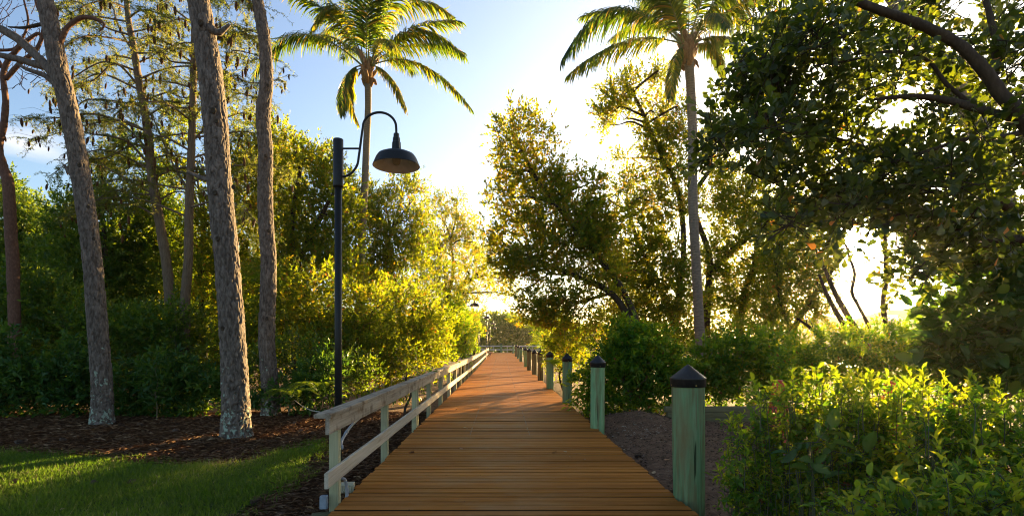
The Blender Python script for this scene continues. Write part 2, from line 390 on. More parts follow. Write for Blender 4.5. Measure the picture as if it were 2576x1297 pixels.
M['bark_grey'] = bark('grey_trunk_bark', [(0, (.10, .085, .07)), (.5, (.22, .19, .16)), (1, (.32, .28, .23))], (.34, .36, .28), None, .6, (7, 7, 6))
M['bark_red'] = bark('reddish_bark', [(0, (.05, .024, .016)), (.5, (.12, .06, .038)), (1, (.22, .125, .085))], None, None, .5, (9, 9, 5))
M['palm_bark'] = bark('palm_bark', [(0, (.09, .07, .05)), (.5, (.19, .155, .115)), (1, (.29, .24, .18))], None, None, .7, (5, 5, 16))
M['twig'] = simple('twig', (.12, .085, .045), .7, 0., (30, (.2, .16, .08)))
M['stem_green'] = simple('green_stem', (.05, .055, .02), .6)
M['boot'] = bark('palm_fibre', [(0, (.10, .055, .025)), (.5, (.26, .15, .07)), (1, (.44, .30, .17))], None, None, .8, (14, 14, 3))
M['rachis'] = simple('frond_stalk', (.12, .14, .025), .5, 0., (8, (.18, .16, .04)))

def ground_mat(name, stops, sc=9, bump=.6):
    m, t = mat(name); k = N(t); p = k.pos()
    a = k.noise(p, sc, 8, .7); b = k.noise(p, .6, 3); c = k.noise(p, 60, 3, .6, (1, .3, 1))
    f = k.n('ShaderNodeMath', {0: b, 1: .35, 2: a}, operation='MULTIPLY_ADD').outputs[0]
    f = k.n('ShaderNodeMath', {0: c, 1: .45, 2: f}, operation='MULTIPLY_ADD').outputs[0]
    k.out(k.pr(k.ramp(k.rng(f, .6, 1.2), stops), .95, k.bump(f, bump, .03), Specular_IOR_Level=.1)); return m
M['ground'] = ground_mat('leaf_litter_ground', [(0, (.055, .031, .019)), (.5, (.15, .085, .05)), (1, (.26, .165, .10))])
M['sod'] = ground_mat('turf_soil', [(0, (.02, .035, .008)), (.5, (.04, .06, .015)), (1, (.07, .075, .03))], 14)
M['straw'] = leaf_mat('pine_straw', [(0, (.11, .058, .032)), (.6, (.28, .155, .085)), (1, (.52, .34, .20))], [(0, (0.060, 0.024, 0.012)), (1, (0.240, 0.120, 0.048))], .15, .7, .1)
M['chip'] = leaf_mat('wood_chip', [(0, (.04, .025, .015)), (.6, (.12, .078, .048)), (.9, (.22, .155, .10)), (1, (.46, .40, .32))], [(0, (.02, .01, .01)), (1, (.1, .06, .04))], .1, .8, .1)
m, t = mat('creek_water'); k = N(t); p = k.pos()
k.out(k.pr((.05, .06, .05), .12, k.bump(k.noise(p, 1.2, 4, .6, (1, .4, 1)), .25, .05), Specular_IOR_Level=.5)); M['water'] = m
M['roof'] = simple('brown_roof', (.20, .15, .12), .8, 0., (1.5, (.27, .20, .16)))
M['stucco'] = simple('tan_stucco', (.42, .34, .26), .85, 0., (.8, (.36, .29, .22)))
M['pane'] = simple('window_glass', (.03, .035, .04), .08)
M['skylight'] = simple('white_roof_panel', (.8, .8, .78), .3)

# ------------------------------------------------------------------ ground, water
def deck_z(y):
    return .40 * smooth(24, 84, np.asarray(y, float))
def gz(x, y):
    x = np.asarray(x, float); y = np.asarray(y, float)
    z = -.36 + .22 * smooth(1.2, 2.4, x) * smooth(4.5, 8, y) + .05 * smooth(1.2, 2.4, x)
    z = z + .10 * (vnoise(np.stack([x * .35, y * .35, 0 * x], -1)) - .5) * smooth(.0, .6, np.abs(x) - 1.7)
    z = z + .28 * np.exp(-((x - 2.75)**2 / .5 + (y - 11.0)**2 / .9))              # mound of soil
    z = z - 1.4 * smooth(38, 50, y) * smooth(2.5, 7, x) * (1 - smooth(128, 134, y))   # creek bed
    return z
xs = np.concatenate([[-900, -300, -120, -60], np.arange(-32, 32.1, .4), [60, 120, 300, 900]])
ys = np.concatenate([[-300, -60, -20, -6], np.arange(0, 24, .3), np.arange(24, 60, 1.2), np.arange(62, 150, 4), [170, 220, 320, 600, 1500]])
gx, gy = np.meshgrid(xs, ys); nx = len(xs)
gv = np.stack([gx, gy, gz(gx, gy)], -1).reshape(-1, 3)
i = np.arange(len(ys) - 1)[:, None]; j = np.arange(nx - 1)[None]
gf = np.stack([i * nx + j, i * nx + j + 1, (i + 1) * nx + j + 1, (i + 1) * nx + j], -1).reshape(-1, 4)
tag(MB().add(gv, gf).build('ground', M['ground']), 'brown ground of pine straw and mulch under the trees', kind='structure')
v = [(4, 36, -.95), (400, 36, -.95), (400, 140, -.95), (4, 140, -.95)]
tag(MB().add(v, [np.array([(0, 1, 2, 3)])]).build('water', M['water']), 'still creek water beyond the trees', kind='structure')

# lawn: polygon on the ground, traced from where the turf ends
def gp(px, py, z=-.36):
    Y = F * (EYE - z) / (py - HY); return ((px - CX) * Y / F, Y)
edge = [(-420, 1138), (0, 1134), (150, 1140), (300, 1156), (430, 1166), (560, 1162), (680, 1138), (760, 1120), (822, 1100), (818, 1125), (760, 1192), (690, 1238), (600, 1302), (540, 1370)]
poly = np.array([gp(*e) for e in edge] + [(-3.2, 3.6), (-12, 3.6)])
def inside(x, y, pg):
    r = np.zeros(x.shape, bool); k = len(pg)
    for a in range(k):
        x0, y0 = pg[a]; x1, y1 = pg[(a + 1) % k]
        c = ((y0 > y) != (y1 > y)) & (x < (x1 - x0) * (y - y0) / (y1 - y0 + 1e-12) + x0); r ^= c
    return r
def edge_dist(x, y, pg):
    d = np.full(x.shape, 1e9); k = len(pg)
    for a in range(k):
        p0 = pg[a]; p1 = pg[(a + 1) % k]; e = p1 - p0; L2 = (e**2).sum()
        t = np.clip(((x - p0[0]) * e[0] + (y - p0[1]) * e[1]) / L2, 0, 1)
        d = np.minimum(d, np.hypot(x - p0[0] - t * e[0], y - p0[1] - t * e[1]))
    return d
sp = .12; lx, ly = np.meshgrid(np.arange(-12, -1.4, sp), np.arange(3.6, 12, sp))
ins = inside(lx, ly, poly); ok = ins[:-1, :-1] & ins[1:, :-1] & ins[:-1, 1:] & ins[1:, 1:]
lv = np.stack([lx, ly, gz(lx, ly) + .006], -1).reshape(-1, 3); ln_ = lx.shape[1]
ii, jj = np.nonzero(ok); lf = np.stack([ii * ln_ + jj, ii * ln_ + jj + 1, (ii + 1) * ln_ + jj + 1, (ii + 1) * ln_ + jj], -1)
tag(MB().add(lv, lf).build('lawn', M['sod']), 'turf soil under the grass', kind='structure')
n = 150000
x = rng.uniform(-10, -1.5, n); y = 4.4 + (11.5 - 4.4) * rng.random(n)**1.15
d = edge_dist(x, y, poly); pn = vnoise(np.stack([x * 2.2, y * 2.2, 9 + 0 * x], -1)); k_ = (inside(x, y, poly) & (rng.random(n) < .10 + d / .35 + .8 * (pn - .35))) | (~inside(x, y, poly) & (d < .22) & (x < -1.9) & (rng.random(n) < .30 * pn))
x, y, d = x[k_], y[k_], d[k_]
pt = np.stack([x, y, gz(x, y)], -1)
tall = vnoise(np.stack([x * 1.3, y * 1.3, 0 * x], -1))
L = (.05 + .07 * rng.random(len(x))) * (.55 + .9 * tall)
lean = rnorm(len(x), 3) * .75; lean[:, 2] = 0
dirn = nz(UP + lean)
rr = np.clip(.05 + .55 * rng.random(len(x)) + 1.0 * (vnoise(np.stack([x * .9, y * .9, 3 + 0 * x], -1)) - .5) + .35 * (rng.random(len(x)) > .93) + .25 * np.exp(-d / .2), 0, 1)
TG = (np.array([(0, .5, 0), (0, -.5, 0), (.55, .36, .06), (.55, -.36, .06), (1, 0, .22)]), np.array([(0, 1, 3), (0, 3, 2), (2, 3, 4)]))
mb = MB(); leaves(mb, pt, dirn, rnorm(len(x), 3), L, .011, TG, rr)
tag(mb.build('grass', M['grass']), 'green lawn grass beside the walk', 'grass', kind='stuff')
# pine straw on the bed and along the walk
n = 90000
x = rng.uniform(-16, -1.7, n); y = rng.uniform(4.6, 15, n); k_ = ~inside(x, y, poly) | (edge_dist(x, y, poly) < .08)
x, y = x[k_], y[k_]; a = rng.random(len(x)) * 6.283
dirn = np.stack([np.cos(a), np.sin(a), rng.normal(size=len(x)) * .12], -1)
mb = MB(); leaves(mb, np.stack([x, y, gz(x, y) + .004 + .012 * rng.random(len(x))], -1), dirn, UP + .3 * rnorm(len(x), 3), .10 + .14 * rng.random(len(x)), .0042, T2, rng.random(len(x))**1.4)
tag(mb.build('pine_straw', M['straw']), 'fallen brown pine straw on the bed under the pines', 'pine straw', kind='stuff')
n = 16000
x = rng.uniform(1.75, 7, n); y = rng.uniform(4.5, 14, n); a = rng.random(n) * 6.283
dirn = np.stack([np.cos(a), np.sin(a), rng.normal(size=n) * .2], -1); rr = rng.random(n)**2
rr = np.where((np.hypot((x - 2.55) / .5, (y - 9.9) / .35) < 1 + .4 * rng.normal(size=n)) & (rng.random(n) < .7), .97, rr)
mb = MB(); leaves(mb, np.stack([x, y, gz(x, y) + .004 + .01 * rng.random(n)], -1), dirn, UP + .4 * rnorm(n, 3), .02 + .06 * rng.random(n)**2, .012 + .012 * rng.random(n), T2, rr)
tag(mb.build('mulch_litter', M['chip']), 'dark mulch chips and pale bits beside the bollards', 'mulch', kind='stuff')

# ------------------------------------------------------------------ boardwalk
XL, XR = -1.55, 1.72
walk = bpy.data.objects.new('boardwalk', None); C.objects.link(walk); tag(walk, 'brown plank boardwalk running straight to the far railing', kind='structure')
pm = []
for q in range(4):
    mb = board((XL + .012 * (q % 2), 0, 0), (XR + .015 * (q // 2), 0, 0), .124, .038, .007)
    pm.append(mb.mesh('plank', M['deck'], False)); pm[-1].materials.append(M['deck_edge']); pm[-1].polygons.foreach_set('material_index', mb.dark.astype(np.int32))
y = 3.4; cnt = 0; rest = MB(); ys_plank = []
while y < 86:
    zc = float(deck_z(y)) - .019; ys_plank.append(y)
    if cnt < 300:
        o = link('plank', pm[cnt % 4] if cnt % 3 else pm[random.randrange(4)], walk)
        o.location = (random.uniform(-.012, .012), y + random.uniform(-.002, .002), zc + random.uniform(-.004, .004))
        o.rotation_euler = (random.uniform(-.012, .012), random.uniform(-.0012, .0012), random.uniform(-.0012, .0012))
    else:
        board((XL, y, zc + random.uniform(-.003, .003)), (XR, y, zc + random.uniform(-.003, .003)), .126, .038, .006, mb=rest)
    cnt += 1; y += .1475 + random.uniform(-.003, .0035) + (.012 if random.random() < .12 else 0)
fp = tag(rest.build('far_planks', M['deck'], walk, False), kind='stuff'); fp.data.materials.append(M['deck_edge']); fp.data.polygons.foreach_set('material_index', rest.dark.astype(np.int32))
for xj in (XL + .12, -.5, .6, XR - .14):
    mb = MB()
    yy = np.linspace(3.2, 86, 30)
    for a, b in zip(yy[:-1], yy[1:]):
        board((xj, a, float(deck_z(a)) - .145), (xj, b, float(deck_z(b)) - .145), .045, .20, .003, mb=mb)
    mb.build('joist', M['deck_under'], walk, False)
mb = MB()
for xs_ in (-.53, .47):
    for yp in ys_plank:
        if 9 < yp < 58:
            for dy in (-.04, .04):
                v, f = box(xs_ - .006 + random.uniform(-.012, .012), xs_ + .006, yp + dy - .006, yp + dy + .006, float(deck_z(yp)) - .002, float(deck_z(yp)) + .003); mb.add(v, f)
tag(mb.build('screw_heads', M['galv'], walk, False), kind='stuff')
# widened platform at the far end
tag(board((XR + .02, 84, .36), (9, 84, .36), 4.2, .06, .005).build('pier_platform', M['deck'], None, False), 'far plank platform turning off to the right of the walk', kind='structure')

# ------------------------------------------------------------------ left railing
rail = thing('railing', 'weathered grey board railing with cap along the left edge of the boardwalk', 'railing', (-1.6, 4.8, 0))
def rb(mb, name, m): return shift(mb, rail).build(name, m, rail, False)
y0 = 4.80; seg = 4.88; k = 0
while y0 < 61:
    y1 = min(y0 + seg, 62); a = .004
    z0, z1 = float(deck_z(y0)), float(deck_z(y1))
    j = random.uniform(-.006, .006)
    rb(board((-1.582, y0, z0 + .873 + j), (-1.582, y1 - a, z1 + .873 - j), .150, .038, .005), 'cap_board', M['rail_grey'])
    rb(board((-1.536, y0, z0 + .780 + j), (-1.536, y1 - a, z1 + .780), .036, .142, .004), 'top_board', M['rail_grey'])
    rb(board((-1.536, max(y0, 4.77) - (.03 if k == 0 else 0), z0 + .312), (-1.536, y1 - a, z1 + .312 + j), .036, .138, .004), 'lower_board', M['rail_pale'])
    rb(board((-1.664, max(y0, 5.21), z0 + .780), (-1.664, y1 - a, z1 + .780), .036, .142, .004), 'back_board', M['post_green'])
    y0 = y1; k += 1
posts = [5.23, 7.45, 10.0, 10.16, 11.95, 14.2, 14.38]
yy = 16.5
while yy < 62: posts.append(yy); yy += 2.2
for yp in posts:
    zt = float(deck_z(yp)) + .851
    rb(board((-1.6, yp, -.45), (-1.6, yp, zt), .09, .09, .005, up=(0, 1, 0)), 'post', M['post_green'])

# ------------------------------------------------------------------ bollards on the right edge
def bollard_mesh(rt, rbm, ht, brown, seg=28):
    mb = MB(); zz = np.linspace(-.55, ht - .19, 26); th = np.arange(seg)
    mod = 1 + .012 * (vnoise(np.stack(np.broadcast_arrays(np.cos(th / seg * 6.283)[None] * 2.5, np.sin(th / seg * 6.283)[None] * 2.5, zz[:, None] * 1.2), -1)) - .5) * 2
    mb.add(*tube(np.stack([0 * zz, 0 * zz, zz], -1), np.linspace(rbm, rt, len(zz)), seg, True, mod))
    return mb.mesh('pile', M['bollard_brown' if brown else 'bollard'])
def cap_mesh(rt, ht):
    r = rt + .012; z = ht
    v, f = lathe([(.001, z), (.03, z - .018), (r - .004, z - .128), (r + .003, z - .136), (r + .003, z - .148), (r - .001, z - .152), (r + .001, z - .222), (r - .012, z - .224), (r - .02, z - .15)], 28)
    return MB().add(v, f).mesh('cap', M['black_cap'])
nail = MB().add(*lathe([(.0, .006), (.006, .004), (.008, 0)], 8)).mesh('nail', M['brass'])
bl = [('nearest and largest green wooden bollard with black pointed cap by the sunlit hedge', 1.875, 5.45, .160, .150, 0),
      ('green wooden bollard with a rusty brown streak down its face, second along the walk', 1.745, 9.92, .130, .128, 0),
      ('third green bollard along the walk, in front of the round bush', 1.735, 14.4, .128, .13, 0),
      ('green bollard with a fern frond hanging across it', 1.68, 18.9, .128, .128, 0),
      ('brown bollard just behind the one with the fern', 1.68, 23.4, .128, .13, 1),
      ('brown bollard sixth from the near end, with weeds at its foot', 1.68, 27.9, .13, .13, 1),
      ('sunlit brown bollard seventh along the walk', 1.63, 32.4, .13, .13, 1),
      ('greenish bollard standing before the gap in the far row', 1.63, 36.9, .13, .13, 0),
      ('green bollard just beyond the gap in the row', 1.62, 45.9, .13, .13, 0),
      ('far green bollard second beyond the gap in the row', 1.61, 53.0, .12, .12, 0),
      ('far brown bollard third beyond the gap in the row', 1.60, 60.0, .14, .14, 1),
      ('farthest green bollard of the row, by the end of the deck', 1.60, 75.5, .13, .13, 0)]
for q, (lab, x, y, rt, rb_, br) in enumerate(bl):
    z = float(deck_z(y)); ht = 1.31 + .02 * math.sin(q * 2.1)
    t_ = thing('bollard', lab, 'bollard', (x, y, z), 'bollards along the right edge of the boardwalk')
    t_.rotation_euler = (math.sin(q * 1.7) * .008, math.cos(q * 2.3) * .010, q * 1.1)
    if q < 1: t_.rotation_euler = (0.0, 0.012, 2.0)
    link('pile', bollard_mesh(rt, rb_, ht, br), t_); c = link('cap', cap_mesh(rt, ht), t_)
    for a in range(4):
        nl = link('nail', nail, c); an = a * math.pi / 2 - t_.rotation_euler[2] - math.pi / 2 + .12
        nl.location = (math.cos(an) * (rt + .013), math.sin(an) * (rt + .013), ht - .205); nl.rotation_euler = (0, math.pi / 2, an)

# ------------------------------------------------------------------ lamp posts
def lamp_meshes():
    r = {}
    mb = MB(); mb.add(*tube([(0, 0, -.5), (0, 0, 3.7)], .047, 20)); r['pole'] = mb.mesh('pole', M['black_metal'])
    mb = MB(); v, f = lathe([(.049, 3.585), (.065, 3.585), (.066, 3.61), (.066, 4.215), (.06, 4.222), (.012, 4.222), (.012, 4.24), (.001, 4.242)], 24); mb.add(v, f); r['sleeve'] = mb.mesh('sleeve', M['black_metal'])
    a = [(.04, 0, 3.72), (.10, 0, 3.735), (.18, 0, 3.78), (.25, 0, 3.88), (.272, 0, 4.0), (.285, 0, 4.09), (.31, 0, 4.28), (.325, 0, 4.44)]
    th = np.linspace(math.pi, 0, 12); arc = [(.545 + .22 * math.cos(x), 0, 4.38 + .195 * math.sin(x)) for x in th]
    path = np.concatenate([catmull(a[:-1] , 24)[:-1], catmull([a[-2]] + arc + [(.768, 0, 4.28)], 40)])
    mb = MB(); mb.add(*tube(path, .0165, 10)); r['arm'] = mb.mesh('arm', M['black_metal'])
    mb = MB(); mb.add(*tube([(.06, 0, 4.098), (.29, 0, 4.098)], .013, 10)); r['brace'] = mb.mesh('brace', M['black_metal'])
    mb = MB(); c = (.768, 0, 0)
    prof = [(.02, 4.30), (.034, 4.295), (.036, 4.245), (.043, 4.24), (.046, 4.185), (.052, 4.18), (.055, 4.11), (.060, 4.08), (.05, 4.07)]
    v, f = lathe(prof, 24, c)
    v = v.reshape(-1, 24, 3); v[:, ::3, :2] = np.array(c)[:2] + (v[:, ::3, :2] - np.array(c)[:2]) * 1.10; mb.add(v, f); r['neck'] = mb.mesh('neck', M['black_metal'], False)
    mb = MB(); mb.add(*lathe([(.05, 4.075), (.10, 4.058), (.19, 4.034), (.238, 4.012), (.266, 3.972), (.305, 3.878), (.310, 3.866), (.306, 3.863)], 48, c)); r['shade'] = mb.mesh('lamp_shade', M['black_metal'])
    mb = MB(); mb.add(*lathe([(.0, 4.066), (.09, 4.050), (.18, 4.026), (.231, 4.003), (.259, 3.966), (.305, 3.864)], 48, c)); r['reflector'] = mb.mesh('reflector', M['enamel'])
    mb = MB(); mb.add(*lathe([(.001, 3.875), (.03, 3.882), (.05, 3.905), (.055, 3.94), (.055, 4.05)], 20, c)); r['bulb'] = mb.mesh('glass_globe', M['glass'])
    return r
LM = lamp_meshes()
lamps = [(-2.16, 7.2, 0, 'large black gooseneck lamp on a tall pole by the near end of the railing', 0.0),
         (-2.42, 33.5, .04, 'black gooseneck lamp whose shade hangs clear of the golden leaves, first of the far lamps', .04),
         (-2.12, 50, .1, 'black gooseneck lamp second beyond the golden leaves, before the far woods', 0.02),
         (-1.82, 67, .2, 'black gooseneck lamp standing near the bench', .0),
         (-1.9, 87.5, .3, 'farthest small black gooseneck lamp beyond the bench', .0)]
lamp0 = None
for x, y, z, lab, rz in lamps:
    if lamp0 is None:
        lamp0 = t_ = thing('lamp_post', lab, 'street lamp', (x, y, z), 'gooseneck lamps along the boardwalk')
        for kx in ('pole', 'sleeve', 'arm', 'brace', 'neck'): link(kx, LM[kx], t_)
        s_ = link('lamp_shade', LM['shade'], t_); link('reflector', LM['reflector'], s_); link('glass_globe', LM['bulb'], s_)
    else:
        t_ = lamp0.copy(); C.objects.link(t_); t_.location = (x, y, z); t_['label'] = lab
        for ch in list(lamp0.children):
            c = ch.copy(); C.objects.link(c); c.parent = t_
            for g in ch.children: d_ = g.copy(); C.objects.link(d_); d_.parent = c
    t_.rotation_euler = (0, 0, rz)

# ------------------------------------------------------------------ small things round the first railing post
pth = catmull([(-1.553, 5.29, .50), (-1.64, 5.6, .53), (-1.70, 6.2, .60), (-1.70, 6.8, .66), (-1.67, 7.3, .74), (-1.66, 8.2, .84)], 30)
t_ = thing('conduit_pipe', 'grey conduit pipe curving from the first railing post up under the cap', 'pipe', tuple(pth[0]))
shift(MB().add(*tube(pth, .016, 10)), t_).build('pipe', M['conduit'], t_)
shift(MB().add(*tube(pth[8:10] + (pth[9] - pth[8]) * .2, .020, 12)), t_).build('coupling', M['conduit'], t_)
hz = [(-1.57, 5.34, .20), (-1.55, 5.40, .16), (-1.545, 5.44, .02), (-1.57, 5.42, -.10), (-1.60, 5.36, -.08), (-1.61, 5.32, .06)]
tag(MB().add(*tube(catmull(hz, 30), .016, 10)).build('flexible_hose', M['conduit']), 'loop of grey flexible hose at the foot of the first railing post', 'hose')
t_ = thing('floodlight', 'small beige floodlight on a grey mount beside the first railing post', 'floodlight', (-1.63, 5.75, -.02))
board((-.07, 0, .02), (.07, .02, .02), .10, .10, .012).build('housing', M['beige'], t_, False)
board((-.055, -.052, .015), (.055, -.05, .015), .01, .07, .003).build('lens', M['glass'], t_, False)
MB().add(*tube([(.02, 0, -.03), (.03, -.05, -.10), (.06, -.15, -.18)], .018, 10)).build('mount', M['greybox'], t_)
t_ = thing('junction_box', 'grey electrical box on the outer side of the first railing post', 'electrical box', (-1.67, 5.12, .03))
board((0, 0, -.06), (0, 0, .06), .065, .06, .008, up=(0, 1, 0)).build('body', M['greybox'], t_, False)
board((0, -.036, -.055), (0, -.036, .055), .06, .01, .003, up=(0, 1, 0)).build('lid', M['greybox'], t_, False)
tag(board((-1.78, 5.1, -.135), (-1.56, 5.16, -.135), .07, .12, .006).build('beam_end', M['timber'], None, False), 'weathered beam end sticking out below the first railing post', 'beam')
tag(MB().add(*tube(catmull([P(740, 1005, 13.0), P(760, 1020, 11), P(780, 1030, 9), P(796, 1034, 7.6), (-1.68, 6.0, .72)], 24), .008, 6)).build('rope', M['rope']), 'thin pale rope from the trees to the railing end', 'rope')

# bench, red board, cross railing
t_ = thing('bench', 'small red brown bench by the far end of the railing', 'bench', (-1.15, 61.5, float(deck_z(61.5))))
for q in range(3): board((-.22 + q * .17, -.8, .46), (-.22 + q * .17, .8, .46), .15, .045, .005).build('seat_slat', M['bench'], t_, False)
for q in range(2): board((-.36, -.8, .66 + q * .2), (-.36, .8, .66 + q * .2), .045, .15, .005).build('back_slat', M['bench'], t_, False)
for q in (-.55, .55):
    board((-.2, q, 0), (-.02, q, .44), .10, .12, .01, up=(0, 1, 0)).build('leg', M['bench'], t_, False)
    board((-.30, q, .3), (-.40, q, .95), .06, .05, .005, up=(0, 1, 0)).build('back_support', M['bench'], t_, False)
t_ = thing('notice_board', 'narrow red board fixed upright on the railing before the bench', 'board', (-1.47, 52, float(deck_z(52))))
board((0, 0, .1), (0, 0, 1.05), .08, .6, .01, up=(0, 1, 0)).build('panel', M['redboard'], t_, False)
board((.0, 0, -.02), (0, 0, .12), .05, .3, .01, up=(0, 1, 0)).build('foot', M['bench'], t_, False)
xr = thing('cross_railing', 'pale two board railing crossing the far end of the walk', 'railing', (0, 87, .4))
def xb(mb, name, m): return shift(mb, xr).build(name, m, xr, False)
for a, b, y0, y1 in ((-3.9, -.05, 93, 87), (-.05, 2.4, 87, 87), (2.4, 7.5, 87, 87)):
    for z in (1.38, .80): xb(board((a, y0, z), (b, y1, z), .05, .20 if z > 1 else .17, .006), 'rail_board', M['rail_x'])
for a, y0 in ((-3.8, 92.9), (-2.6, 91), (-1.3, 89), (.9, 87.1), (2.4, 87.1), (5.0, 87.1)):
    xb(board((a, y0 + .1, .3), (a, y0 + .1, 1.32), .1, .1, .005, up=(0, 1, 0)), 'post', M['rail_x'])
for a, y0, lab in ((-.06, 86.6, 'green bollard standing in the middle of the cross railing'), (4.4, 86.6, 'green bollard in the cross railing, right of the walk'), (6.0, 88.5, 'farthest green bollard at the right end of the cross railing')):
    t_ = thing('bollard', lab, 'bollard', (a, y0, .4), 'bollards of the cross railing')
    link('pile', bollard_mesh(.15, .15, 1.5, 0, 16), t_); link('cap', cap_mesh(.15, 1.5), t_)

# timber edging, traffic cones
t_ = thing('timber_edging', 'low stack of three landscape timbers behind the nearest bollard', 'retaining wall', (4.3, 11.7, -.1))
for q in range(3):
    for a, b in ((-.7, 1.35), (1.36, 3.9)):
        shift(board((4.3 + a - .05 * q, 11.7, -.16 + .12 * q + .05), (4.3 + b, 11.7 + .02 * q, -.16 + .12 * q + .05), .13, .117, .012), t_).build('timber', M['timber'], t_, False)
def cone(x, y, z, lab, s=1.0):
    t_ = thing('traffic_cone', lab, 'traffic cone', (x, y, z), 'orange traffic cones by the hedge')
    MB().add(*lathe([(.105 * s, .02), (.10 * s, .04), (.045 * s, .40 * s), (.046 * s, .41 * s), (.040 * s, .44 * s), (.030 * s, .47 * s), (.001, .47 * s)], 20)).build('body', M['red_cone'], t_)
    board((-.14 * s, 0, .015), (.14 * s, 0, .015), .28 * s, .03, .01).build('base', M['dark_rubber'], t_, False)
cone(4.22, 11.75, .235, 'small orange cone standing on the timbers beside the nearest bollard', .75)
cone(4.52, 8.9, -.10, 'red cone whose top shows above the left part of the sunlit hedge', 2.2)
cone(6.22, 8.7, -.10, 'red cone whose top shows among the tall shoots of the sunlit hedge', 2.2)

# ------------------------------------------------------------------ litter: pine cones, leaves
def cone_mesh():
    mb = MB(); pos = []; dr = []
    for k in range(70):
        t = k / 69; a = k * 2.399; r = .012 + .018 * math.sin(math.pi * min(1, t * .9 + .1)); pos.append((r * .5 * math.cos(a), r * .5 * math.sin(a), .09 * t)); dr.append((math.cos(a), math.sin(a), .5 * t + .05))
    pos = np.array(pos); dr = np.array(dr)
    leaves(mb, pos, dr, np.repeat([[0, 0, 1.]], 70, 0), .032 - .012 * pos[:, 2] / .09, .02, T2, rng.random(70))
    mb.add(*tube([(0, 0, 0), (0, 0, .085)], .012, 6)); return mb.mesh('pine_cone', M['cone_scale'])
CM = cone_mesh()
cones = [(44, 1214), (233, 1219), (338, 1214), (252, 1105), (149, 1112), (56, 1117), (284, 1093), (298, 1072), (345, 1072), (406, 1067), (436, 1091), (582, 1115), (541, 1088), (740, 1071), (793, 1095), (756, 1089), (630, 1270)]
cl = ['pine cone at the left edge of the lawn', 'pine cone in the middle of the lawn grass', 'small pine cone on the grass right of the middle', 'pine cone on the straw before the leaning left pine', 'pine cone on the straw near the lawn edge, left side', 'pine cone at the far left of the straw bed', 'pine cone on straw just below the leaning left pine', 'pine cone right beside the foot of the leaning left pine', 'pine cone at the back of the straw right of the left pine', 'pine cone at the back of the straw below the sapling', 'pine cone on open straw between the two big pines', 'pine cone at the foot of the thickest pine', 'pine cone on straw left of the thickest pine', 'pine cone on straw between the slim pine and the railing', 'pine cone beside the railing end', 'pine cone on straw near the lawn tip', 'pine cone in the mulch strip between lawn and boardwalk']
for (px, py), lab in zip(cones, cl):
    x, y = gp(px, py); o = link('pine_cone', CM); o.location = (x, y, float(gz(x, y)) + .035)
    o.rotation_euler = (random.uniform(1.2, 1.9), random.uniform(-.3, .3), random.uniform(0, 6)); o.scale = (1.25,) * 3; tag(o, lab, 'pine cone', 'fallen pine cones')
x, y = gp(1597, 1147, -.15); o = link('pine_cone', CM); o.location = (x, y, float(gz(x, y)) + .03); o.rotation_euler = (1.4, 0, 1); o.scale = (1.2,) * 3
tag(o, 'pine cone on the mulch right of the boardwalk', 'pine cone', 'fallen pine cones')
mb = MB(); leaves(mb, np.array([[-.5, 0, 0.]]), np.array([[1., 0, .05]]), np.array([[0, .2, 1.]]), 1.0, .55, TOB, np.array([.5])); DL = mb.mesh('fallen_leaf', M['dead_leaf'])
fl = [(1435, 1151, 0, 'dark fallen leaf on the planks right of centre'), (1420, 1137, 0, 'small curled leaf on the planks'), (1471, 1157, 0, 'orange fallen leaf on the planks near the right edge'), (1395, 1139, 0, 'brown leaf lying on the middle of the planks'),
      (1148, 1031, 0, 'fallen leaf on planks beside the railing'), (1126, 1037, 0, 'tiny fallen leaf nearest the railing posts'), (1034, 1139, 0, 'brown fallen leaf on the left planks'), (1162, 1130, 0, 'reddish fallen leaf left of centre on the planks'), (1172, 1077, 0, 'dark fallen leaf halfway along the near planks'),
      (1646, 1183, -.15, 'orange leaf on the mulch by the plank ends'), (1679, 1165, -.15, 'large curled brown leaf on the mulch'), (1695, 1186, -.15, 'brown leaf on the mulch touching the nearest bollard'), (1838, 1180, -.15, 'tan leaf on the mulch right of the nearest bollard'), (159, 1272, -.33, 'pale dead leaf lying in the grass'), (257, 1138, -.33, 'white leaf scrap at the edge of the straw')]
for px, py, z, lab in fl:
    x, y = gp(px, py, z); o = link('fallen_leaf', DL); o.location = (x, y, (float(gz(x, y)) if z else 0) + .012 + (.02 if z == -.33 else 0)); s_ = random.uniform(.07, .11)
    o.scale = (s_, s_, s_); o.rotation_euler = (random.uniform(-.3, .3), random.uniform(-.3, .3), random.uniform(0, 6)); tag(o, lab, 'fallen leaf', 'fallen leaves')

